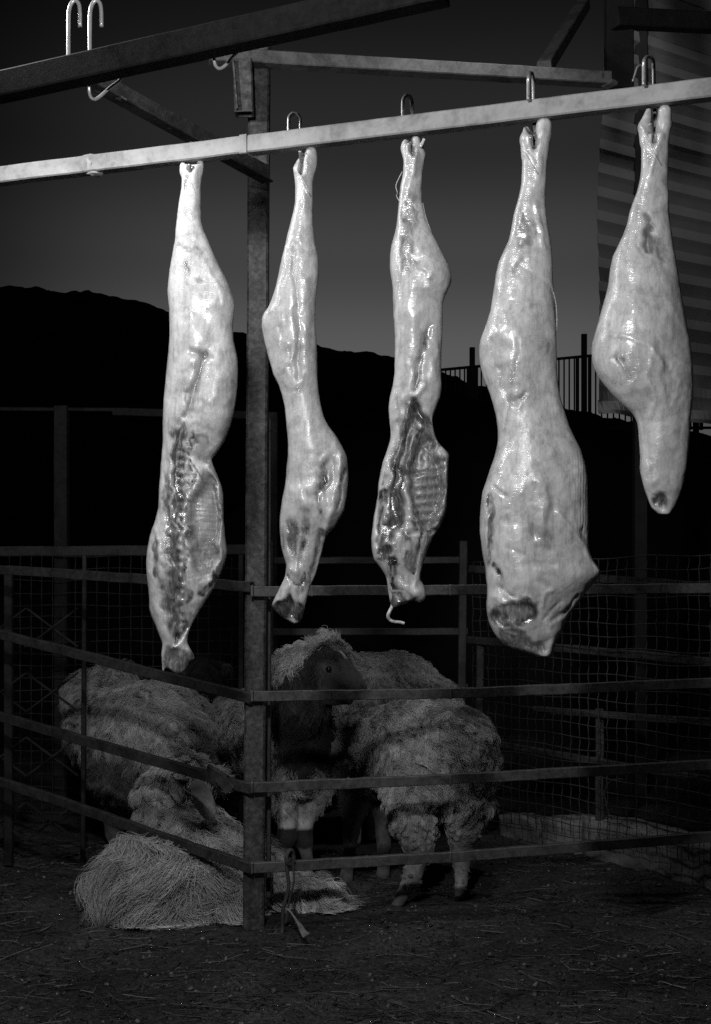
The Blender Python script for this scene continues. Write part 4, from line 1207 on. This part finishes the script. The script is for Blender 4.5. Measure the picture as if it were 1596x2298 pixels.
def sheep(label, chains, tintf, woolf, base_xy, ears=(), h=.011, nlock=9000, length=.045, width=.0045, flow=None, blend=.03, seed=1, eyes=(), droop=1.0, clump=1.0, cell=.028, wave=.10, short=True, rootdark=.55, rnd=1.5, lenf=None, pull=.75, group='sheep standing and lying in the pen', k_hoof=()):
    """chains: lists of (x, y, Y, r) nodes on the layout sheet"""
    segs = []
    for ch in chains:
        for a, b_ in zip(ch[:-1], ch[1:]):
            segs.append((P(*a[:3]), a[3] * a[2] / F, P(*b_[:3]), b_[3] * b_[2] / F))
    nlock = int(nlock * 7)
    lo = np.min([np.minimum(s[0] - s[1], s[2] - s[3]) for s in segs], 0) - .05
    hi = np.max([np.maximum(s[0] + s[1], s[2] + s[3]) for s in segs], 0) + .05
    ax = [np.arange(lo[i], hi[i], h) for i in range(3)]
    X, Y, Z = np.meshgrid(*ax, indexing='ij')
    G = None
    for s in segs:
        d = cone_sdf(X, Y, Z, s[0], s[1], s[2], s[3])
        G = d if G is None else smin(G, d, min(blend, max(.008, .6 * min(s[1], s[3]))))
    for (c, r, e) in ears:
        G = smin(G, ellipsoid_sdf(X, Y, Z, c, r, e), .008)
    G = np.maximum(G, -.002 - Z)
    V, Q = surface_nets(G, lo, h)
    me = make_mesh('tmp', V, Q); N = mesh_normals(me); bpy.data.meshes.remove(me)
    V = V + N * ((fbm(V, 14, seed, 3) - .5) * .018)[:, None] * woolf(V)[:, None]
    t = thing('sheep', label, 'sheep', (*base_xy, 0), group)
    tb = tintf(V)
    link_mesh('body', V, Q, M_WOOL, t, True, np.clip(tb * (1 - .35 * woolf(V)), .008, .8))
    # fleece: tapered curling locks all over the wool
    A, B_, C_ = V[Q[:, 0]], V[Q[:, 1]], V[Q[:, 2]]
    area = np.linalg.norm(np.cross(B_ - A, C_ - A), axis=1)
    wq = woolf((A + C_) / 2)
    # only where some eye or lamp could see it: leave the hidden underside thin
    pr = area * wq
    if pr.sum() > 0:
        r_ = np.random.default_rng(seed)
        qi = r_.choice(len(Q), nlock, p=pr / pr.sum())
        u = r_.random((nlock, 1)); v = r_.random((nlock, 1))
        D_ = V[Q[qi, 3]]
        p0 = (A[qi] * (1 - u) + B_[qi] * u) * (1 - v) + (D_ * (1 - u) + C_[qi] * u) * v
        n0 = N[Q[qi, 0]]
        T = 6
        cs = cell
        ci = np.floor(p0 / cs)
        hsh = np.stack([np.modf(np.abs(np.sin(ci @ np.array(q_)) * 43758.5453))[0] for q_ in ((12.98, 78.2, 37.7), (39.3, 11.1, 83.1), (73.1, 52.2, 9.15))], 1)
        cc = (ci + .15 + .7 * hsh) * cs
        cc = cc - n0 * np.sum((cc - p0) * n0, 1, keepdims=True)
        fl = flow(p0) if flow is not None else np.zeros_like(p0)
        cl = np.stack([fbm(p0, 9, seed + k, 2) - .5 for k in (1, 2, 3)], 1) * 2.4 * clump
        fine = r_.normal(0, .14, p0.shape) + (hsh - .5) * rnd
        fine = fine
        g = np.array([0, 0, -1.0]) * droop + fl + cl + fine
        g = g - n0 * np.sum(g * n0, 1, keepdims=True)
        g /= np.linalg.norm(g, axis=1, keepdims=True) + 1e-6
        L = length * (.5 + r_.random(nlock)) * (.6 + .9 * fbm(p0, 7, seed + 5, 2))
        nlock_ = nlock
        W = width * .17 * (.6 + .9 * r_.random(nlock))
        hz_ = p0[:, 2]
        if lenf is not None: L = L * lenf(p0)
        if short: L = L * (.15 + .85 * smooth01((hz_ - .16) / .24))
        side = np.cross(n0, g)
        lift = .35 + .25 * r_.random(nlock) + .5 * hsh[:, 0]
        curl = r_.normal(0, .35, nlock) + (vnoise(p0, 12, seed + 7) - .5) * 1.3
        rings = []
        cen = p0 - n0 * .004
        for k in range(T):
            s = k / (T - 1)
            c_ = cen + (g * (s ** .9) * L[:, None]) + n0 * (np.sin(s * 2.0) * lift * L * .55)[:, None] + side * (np.sin(s * 3.0) * curl * L * .35 + np.sin(s * 9 + hsh[:, 2] * 6 + curl) * L * wave)[:, None] + n0 * (np.cos(s * 8 + hsh[:, 1] * 6) * L * wave * .6)[:, None] + np.array([0, 0, -1]) * (s * s * L * .25 * droop)[:, None]
            c_ = c_ + (cc - p0) * (s ** 1.2) * pull
            c_[:, 2] = np.maximum(c_[:, 2], .004)
            rings.append(c_)
        pts = np.stack(rings, 1)
        ss = np.linspace(0, 1, T)
        rad = W[:, None] * (1 - .75 * ss ** 2)[None]
        tc_ = tintf(p0) * (.72 + .5 * hsh[:, 1]) * (.84 + .32 * r_.random(nlock)) * (.68 + .6 * fbm(p0, 13, seed + 9, 3))
        link_hair('fleece', pts, rad, np.clip(tc_[:, None] * np.linspace(rootdark, 1.15, T)[None], .006, .85), M_WOOL, t)  # roots darker than tips: shade between the locks put into the tint
    for (c, r) in eyes:
        b = MB(); V2, F2 = ball(c, r); b.add(V2, F2, .01); b.build('eye', M_EYE, t, True)
    return t

def ball(c, r, n=8):
    V = []; Fc = []
    for i in range(n + 1):
        for j in range(2 * n):
            th, ph = math.pi * i / n, math.pi * j / n
            V.append([c[0] + r * math.sin(th) * math.cos(ph), c[1] + r * math.sin(th) * math.sin(ph), c[2] + r * math.cos(th)])
    for i in range(n):
        for j in range(2 * n):
            a = i * 2 * n + j; d = i * 2 * n + (j + 1) % (2 * n)
            Fc.append((a, a + 2 * n, d + 2 * n, d))
    return np.array(V), Fc

def lay(V):
    """layout-sheet position of world points"""
    return V[:, 0] / V[:, 1] * F + CX, CY + (EYE - V[:, 2]) / V[:, 1] * F
def near(V, p, r): return np.linalg.norm(V - np.asarray(p), axis=1) / r
WH = .46
from mathutils import Euler

# --- A: dark-faced sheep just behind the post, head turned right
noseA = P(800, 1545, 4.27)
def tintA(V):
    x, y = lay(V)
    n = (fbm(V, 16, 5, 3) - .5) * 50
    t = np.full(len(V), WH)
    front = V[:, 1] < 4.52
    neck = smooth01((np.interp(y, [1500, 1577, 1640, 1690, 1715, 1752], [70, 70, 64, 58, 40, 8]) - np.abs(x - np.interp(y, [1500, 1577, 1640, 1690, 1745], [680, 679, 677, 682, 681]) + n * .5)) / 14 + .5)
    t = np.where(front & (y < 1760) & (y > 1560), t * (1 - neck) + .03 * neck, t)
    line = np.interp(x, [603, 614, 654, 683, 704, 721, 742, 760, 775], [1552, 1528, 1505, 1484, 1467, 1454, 1448, 1460, 1478])
    dark = front & (x > 603) & (x < 830) & (y + n * .35 > line) & (y < 1600)
    t = np.where(dark, .038, t)
    facep = front & (x > 715) & (y > 1478) & (y < 1592) & (V[:, 1] < 4.33)
    t = np.where(facep, .075, t)
    t = np.where(facep & (np.hypot(x - 812, (y - 1538) * 1.5) < 4.5), .008, t)
    t = np.where(facep & (np.abs(y - np.interp(x, [785, 822], [1560, 1550])) < 2.0) & (x > 780), .008, t)
    t = np.where(facep & (np.abs(np.hypot(x - 738, (y - 1503) * 1.3) - 9) < 3), .10, t)
    legs = (y > 1860) & (y < 1905)
    t = np.where(legs & (V[:, 1] < 4.5), .03, t)
    t = np.where((y >= 1905), .16, t)
    return t
def woolA(V):
    x, y = lay(V)
    w = smooth01((1860 - y) / 60)
    face = np.minimum(near(V, P(760, 1526, 4.28), .098), near(V, noseA, .08)) < 1
    return np.where(face, 0.0, w)
sheep('dark-faced sheep with black neck right of the corner post, head turned right', [
  [(665, 1665, 4.43, 82), (610, 1640, 4.68, 98), (548, 1650, 4.95, 94)],
  [(662, 1730, 4.40, 62), (640, 1700, 4.5, 70)],
  [(663, 1650, 4.41, 70), (668, 1580, 4.35, 60), (680, 1525, 4.32, 50)],
  [(690, 1506, 4.31, 46), (735, 1497, 4.29, 44), (772, 1524, 4.28, 35), (800, 1541, 4.27, 22), (811, 1546, 4.27, 14)],
  [(700, 1545, 4.30, 38), (750, 1558, 4.28, 25), (783, 1571, 4.27, 12)],
  [(612, 1560, 4.44, 34), (648, 1500, 4.38, 34), (688, 1466, 4.38, 25), (735, 1446, 4.40, 23), (762, 1478, 4.5, 22)],
  [(628, 1760, 4.42, 36), (638, 1815, 4.38, 27), (646, 1850, 4.37, 19), (643, 1880, 4.365, 21), (628, 1925, 4.37, 13), (626, 1965, 4.36, 13), (626, 1976, 4.33, 16)],
  [(706, 1765, 4.44, 36), (694, 1815, 4.42, 26), (683, 1852, 4.41, 18), (682, 1885, 4.41, 20), (690, 1930, 4.41, 12), (691, 1968, 4.40, 12), (691, 1976, 4.37, 15)],
  [(520, 1760, 4.95, 30), (512, 1830, 4.98, 16), (516, 1895, 5.0, 12)],
  [(590, 1760, 5.0, 30), (588, 1830, 5.0, 16), (590, 1890, 5.0, 12)]],
  tintA, woolA, (-.18, 4.6), seed=11, nlock=13000, length=.030, width=.0034,
  ears=[(P(700, 1572, 4.23), (.016, .02, .062), Euler((0, R(-12), 0)).to_matrix()), (P(648, 1510, 4.36), (.06, .03, .018), Euler((0, R(-38), 0)).to_matrix())],
  eyes=[(P(738, 1502, 4.221), .0115)], flow=lambda p: np.stack([np.where(p[:, 2] > .6, -.3, 0), np.zeros(len(p)), np.where(p[:, 2] > .75, .4, 0)], 1))

# --- B: big sheep with its rump to the right front
def tintB(V):
    x, y = lay(V)
    n = fbm(V, 9, 15, 3)
    t = np.full(len(V), WH) * (.85 + .3 * n)
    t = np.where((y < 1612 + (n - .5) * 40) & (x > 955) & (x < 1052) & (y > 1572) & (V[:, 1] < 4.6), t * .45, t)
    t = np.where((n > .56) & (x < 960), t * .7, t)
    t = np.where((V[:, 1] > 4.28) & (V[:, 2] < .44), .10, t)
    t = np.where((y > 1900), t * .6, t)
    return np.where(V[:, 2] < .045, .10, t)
def woolB(V):
    x, y = lay(V)
    w = smooth01((V[:, 2] - .03) / .06)
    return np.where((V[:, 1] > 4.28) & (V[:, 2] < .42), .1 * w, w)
sheep('big woolly sheep seen from the rump, standing right of the dark-faced one', [
  [(1015, 1685, 4.22, 92), (930, 1682, 4.32, 98), (830, 1692, 4.45, 92), (765, 1700, 4.55, 78)],
  [(1030, 1740, 4.19, 76), (1042, 1800, 4.17, 58), (1044, 1850, 4.17, 45)],
  [(965, 1740, 4.22, 84), (945, 1790, 4.17, 60)],
  [(925, 1780, 4.16, 62), (927, 1845, 4.12, 47), (938, 1880, 4.12, 37), (944, 1912, 4.12, 28), (930, 1960, 4.09, 19), (902, 2010, 4.06, 14), (893, 2028, 4.05, 12), (884, 2034, 4.04, 9)],
  [(1040, 1850, 4.2, 42), (1036, 1925, 4.18, 23), (1036, 1980, 4.15, 14), (1032, 2004, 4.14, 12), (1027, 2010, 4.12, 9)],
  [(800, 1780, 4.45, 40), (788, 1870, 4.42, 18), (781, 1940, 4.38, 13), (777, 1972, 4.35, 16)],
  [(868, 1780, 4.5, 40), (862, 1870, 4.45, 18), (861, 1940, 4.42, 13), (860, 1962, 4.40, 16)],
  [(750, 1680, 4.62, 55), (735, 1740, 4.72, 40), (730, 1800, 4.74, 26)]],
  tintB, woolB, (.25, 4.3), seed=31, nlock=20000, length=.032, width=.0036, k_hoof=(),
  flow=lambda p: np.stack([np.where(p[:, 2] > .45, .55, -.1), np.zeros(len(p)) - .1, np.zeros(len(p))], 1))

# --- C: woolly sheep at the left, seen from behind
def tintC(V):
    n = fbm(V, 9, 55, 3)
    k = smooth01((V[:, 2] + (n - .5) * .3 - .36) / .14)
    return (.13 * (1 - k) + WH * .86 * k) * (.8 + .4 * n)  # wool darkens downward: shade on the lower body put into its colour
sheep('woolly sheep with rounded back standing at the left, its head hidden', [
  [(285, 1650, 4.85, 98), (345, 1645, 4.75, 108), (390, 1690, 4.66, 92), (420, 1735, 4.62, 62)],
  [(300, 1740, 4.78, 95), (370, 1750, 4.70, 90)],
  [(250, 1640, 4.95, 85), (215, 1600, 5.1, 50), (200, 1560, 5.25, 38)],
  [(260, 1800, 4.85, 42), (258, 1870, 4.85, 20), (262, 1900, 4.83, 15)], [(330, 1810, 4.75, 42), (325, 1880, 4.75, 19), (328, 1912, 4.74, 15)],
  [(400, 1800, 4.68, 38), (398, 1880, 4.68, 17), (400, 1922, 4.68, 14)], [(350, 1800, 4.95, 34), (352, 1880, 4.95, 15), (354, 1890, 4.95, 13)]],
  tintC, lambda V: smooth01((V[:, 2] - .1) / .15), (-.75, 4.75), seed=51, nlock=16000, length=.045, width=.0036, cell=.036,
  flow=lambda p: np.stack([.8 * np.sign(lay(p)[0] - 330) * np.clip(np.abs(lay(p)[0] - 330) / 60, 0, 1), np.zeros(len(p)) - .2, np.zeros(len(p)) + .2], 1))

# --- D: lying sheep with long locks against the left fence
def tintD(V):
    x, y = lay(V); n = fbm(V, 9, 75, 3)
    t = np.full(len(V), WH * 1.05) * (.75 + .5 * n)
    ear = near((V - P(457, 1795, 4.01)) * [1, .35, .62], (0, 0, 0), .052) < 1
    dk = smooth01((1795 - y + (n - .5) * 30) / 30)
    t = np.where(ear, .14 + .22 * (1 - dk), t)
    return t
def woolD(V):
    ear = near((V - P(457, 1795, 4.01)) * [1, .35, .55], (0, 0, 0), .062) < 1
    return np.where(ear, 0.0, 1.0)
def flowD(p):
    x, y = lay(p)
    rightish = smooth01((x - 470) / 60)
    fx = np.where(y > 1880, (x - 385) / 120 * 1.2, .6) * (1 - rightish) + 1.8 * rightish
    return np.stack([fx, np.full(len(p), -.35), -.3 * (1 - rightish)], 1)
sheep('shaggy sheep lying on the ground at the lower left with one drooping ear', [
  [(366, 1985, 4.00, 84), (425, 1978, 4.04, 82), (500, 1970, 4.12, 76), (590, 1998, 4.12, 48), (660, 2012, 4.08, 36), (705, 2018, 4.06, 28)],
  [(335, 1990, 3.97, 66), (430, 1998, 3.97, 64)],
  [(450, 1900, 4.18, 70), (400, 1842, 4.26, 70), (372, 1792, 4.28, 60), (398, 1748, 4.22, 44)],
  [(450, 1905, 4.18, 60), (545, 1935, 4.2, 42)],
  [(418, 1742, 4.2, 44), (448, 1737, 4.24, 30), (474, 1742, 4.30, 15)],
  [(640, 2014, 4.08, 30), (705, 2028, 4.04, 24), (730, 2040, 4.02, 15)]],
  tintD, woolD, (-.55, 4.1), seed=71, nlock=17000, length=.082, width=.0045, rootdark=.35, cell=.05, pull=.95, flow=flowD, short=False, lenf=lambda p: (.4 + .6 * smooth01((lay(p)[1] - 1800) / 70)) * (1 - .4 * smooth01((lay(p)[0] - 540) / 60)), droop=.8, clump=1.5, rnd=.55, wave=.15, blend=.04,
  ears=[(P(457, 1795, 4.01), (.035, .013, .078), Euler((0, R(-22), 0)).to_matrix())])

# --- E: pale sheep behind, its back above the top of the rump sheep
def tintE(V):
    return WH * (.85 + .3 * fbm(V, 9, 95, 3))
sheep('pale sheep standing behind, facing left, only its back and nape visible', [
  [(955, 1590, 5.02, 78), (890, 1565, 5.0, 96), (820, 1565, 4.95, 92), (775, 1580, 4.93, 80)],
  [(785, 1530, 4.92, 55), (745, 1495, 4.86, 44), (715, 1482, 4.84, 36)],
  [(712, 1480, 4.84, 36), (665, 1495, 4.80, 29), (625, 1525, 4.78, 20)],
  [(752, 1455, 4.84, 20), (735, 1440, 4.84, 16)],
  [(940, 1650, 5.05, 40), (942, 1780, 5.05, 18), (942, 1880, 5.05, 13)], [(800, 1650, 4.98, 40), (798, 1780, 4.98, 18), (798, 1888, 4.98, 13)],
  [(900, 1650, 5.15, 40), (902, 1780, 5.15, 18), (902, 1868, 5.15, 13)], [(830, 1650, 5.05, 40), (836, 1780, 5.08, 18), (838, 1878, 5.08, 13)]],
  tintE, lambda V: smooth01((V[:, 2] - .2) / .15) * np.where(near(V, P(640, 1515, 4.78), .09) < 1, .25, 1), (.2, 5.0), seed=91, nlock=9000, length=.022, width=.0036, cell=.020,
  flow=lambda p: np.stack([np.full(len(p), .5), np.zeros(len(p)), np.zeros(len(p))], 1))

# --- F: black sheep in the gap, and G: another at the far left
sheep('black sheep standing in the dark gap between the left sheep and post', [
  [(462, 1650, 5.35, 70), (452, 1640, 5.7, 80)],
  [(462, 1600, 5.3, 52), (460, 1535, 5.22, 38), (458, 1510, 5.18, 32)],
  [(458, 1508, 5.16, 32), (462, 1545, 5.06, 24), (464, 1572, 5.02, 16)],
  [(440, 1700, 5.3, 26), (440, 1800, 5.3, 14), (440, 1856, 5.3, 11)], [(480, 1700, 5.3, 26), (482, 1800, 5.3, 14), (482, 1856, 5.3, 11)],
  [(440, 1700, 5.7, 26), (440, 1780, 5.7, 14), (440, 1818, 5.7, 11)], [(478, 1700, 5.7, 26), (478, 1780, 5.7, 14), (478, 1818, 5.7, 11)]],
  lambda V: np.where(np.abs(lay(V)[0] - 460) > 33, .05, .018) * (.8 + .4 * fbm(V, 9, 115)), lambda V: smooth01((V[:, 2] - .3) / .15), (-.63, 5.5), seed=111, nlock=2500, length=.03, width=.004,
  ears=[(P(424, 1512, 5.16), (.055, .012, .02), Euler((0, R(14), 0)).to_matrix()), (P(493, 1505, 5.16), (.055, .012, .02), Euler((0, R(-25), 0)).to_matrix())])
sheep('sheep at the back left, only a white patch of its head wool showing', [
  [(262, 1640, 5.3, 72), (258, 1640, 5.6, 78)],
  [(258, 1580, 5.28, 46), (255, 1535, 5.2, 34), (252, 1524, 5.18, 28)],
  [(252, 1526, 5.16, 28), (246, 1560, 5.07, 20), (244, 1580, 5.03, 13)],
  [(235, 1700, 5.3, 26), (235, 1800, 5.3, 14), (235, 1856, 5.3, 11)], [(285, 1700, 5.3, 26), (285, 1800, 5.3, 14), (285, 1856, 5.3, 11)],
  [(235, 1700, 5.6, 26), (235, 1790, 5.6, 14), (235, 1826, 5.6, 11)], [(285, 1700, 5.6, 26), (285, 1790, 5.6, 14), (285, 1826, 5.6, 11)]],
  lambda V: np.where(lay(V)[1] < 1536, WH * .8, .03), lambda V: smooth01((V[:, 2] - .3) / .15), (-1.0, 5.45), seed=131, nlock=4000, length=.04, width=.0045,
  flow=lambda p: np.stack([np.sign(lay(p)[0] - 252) * .8, np.zeros(len(p)), np.zeros(len(p)) + .4], 1))
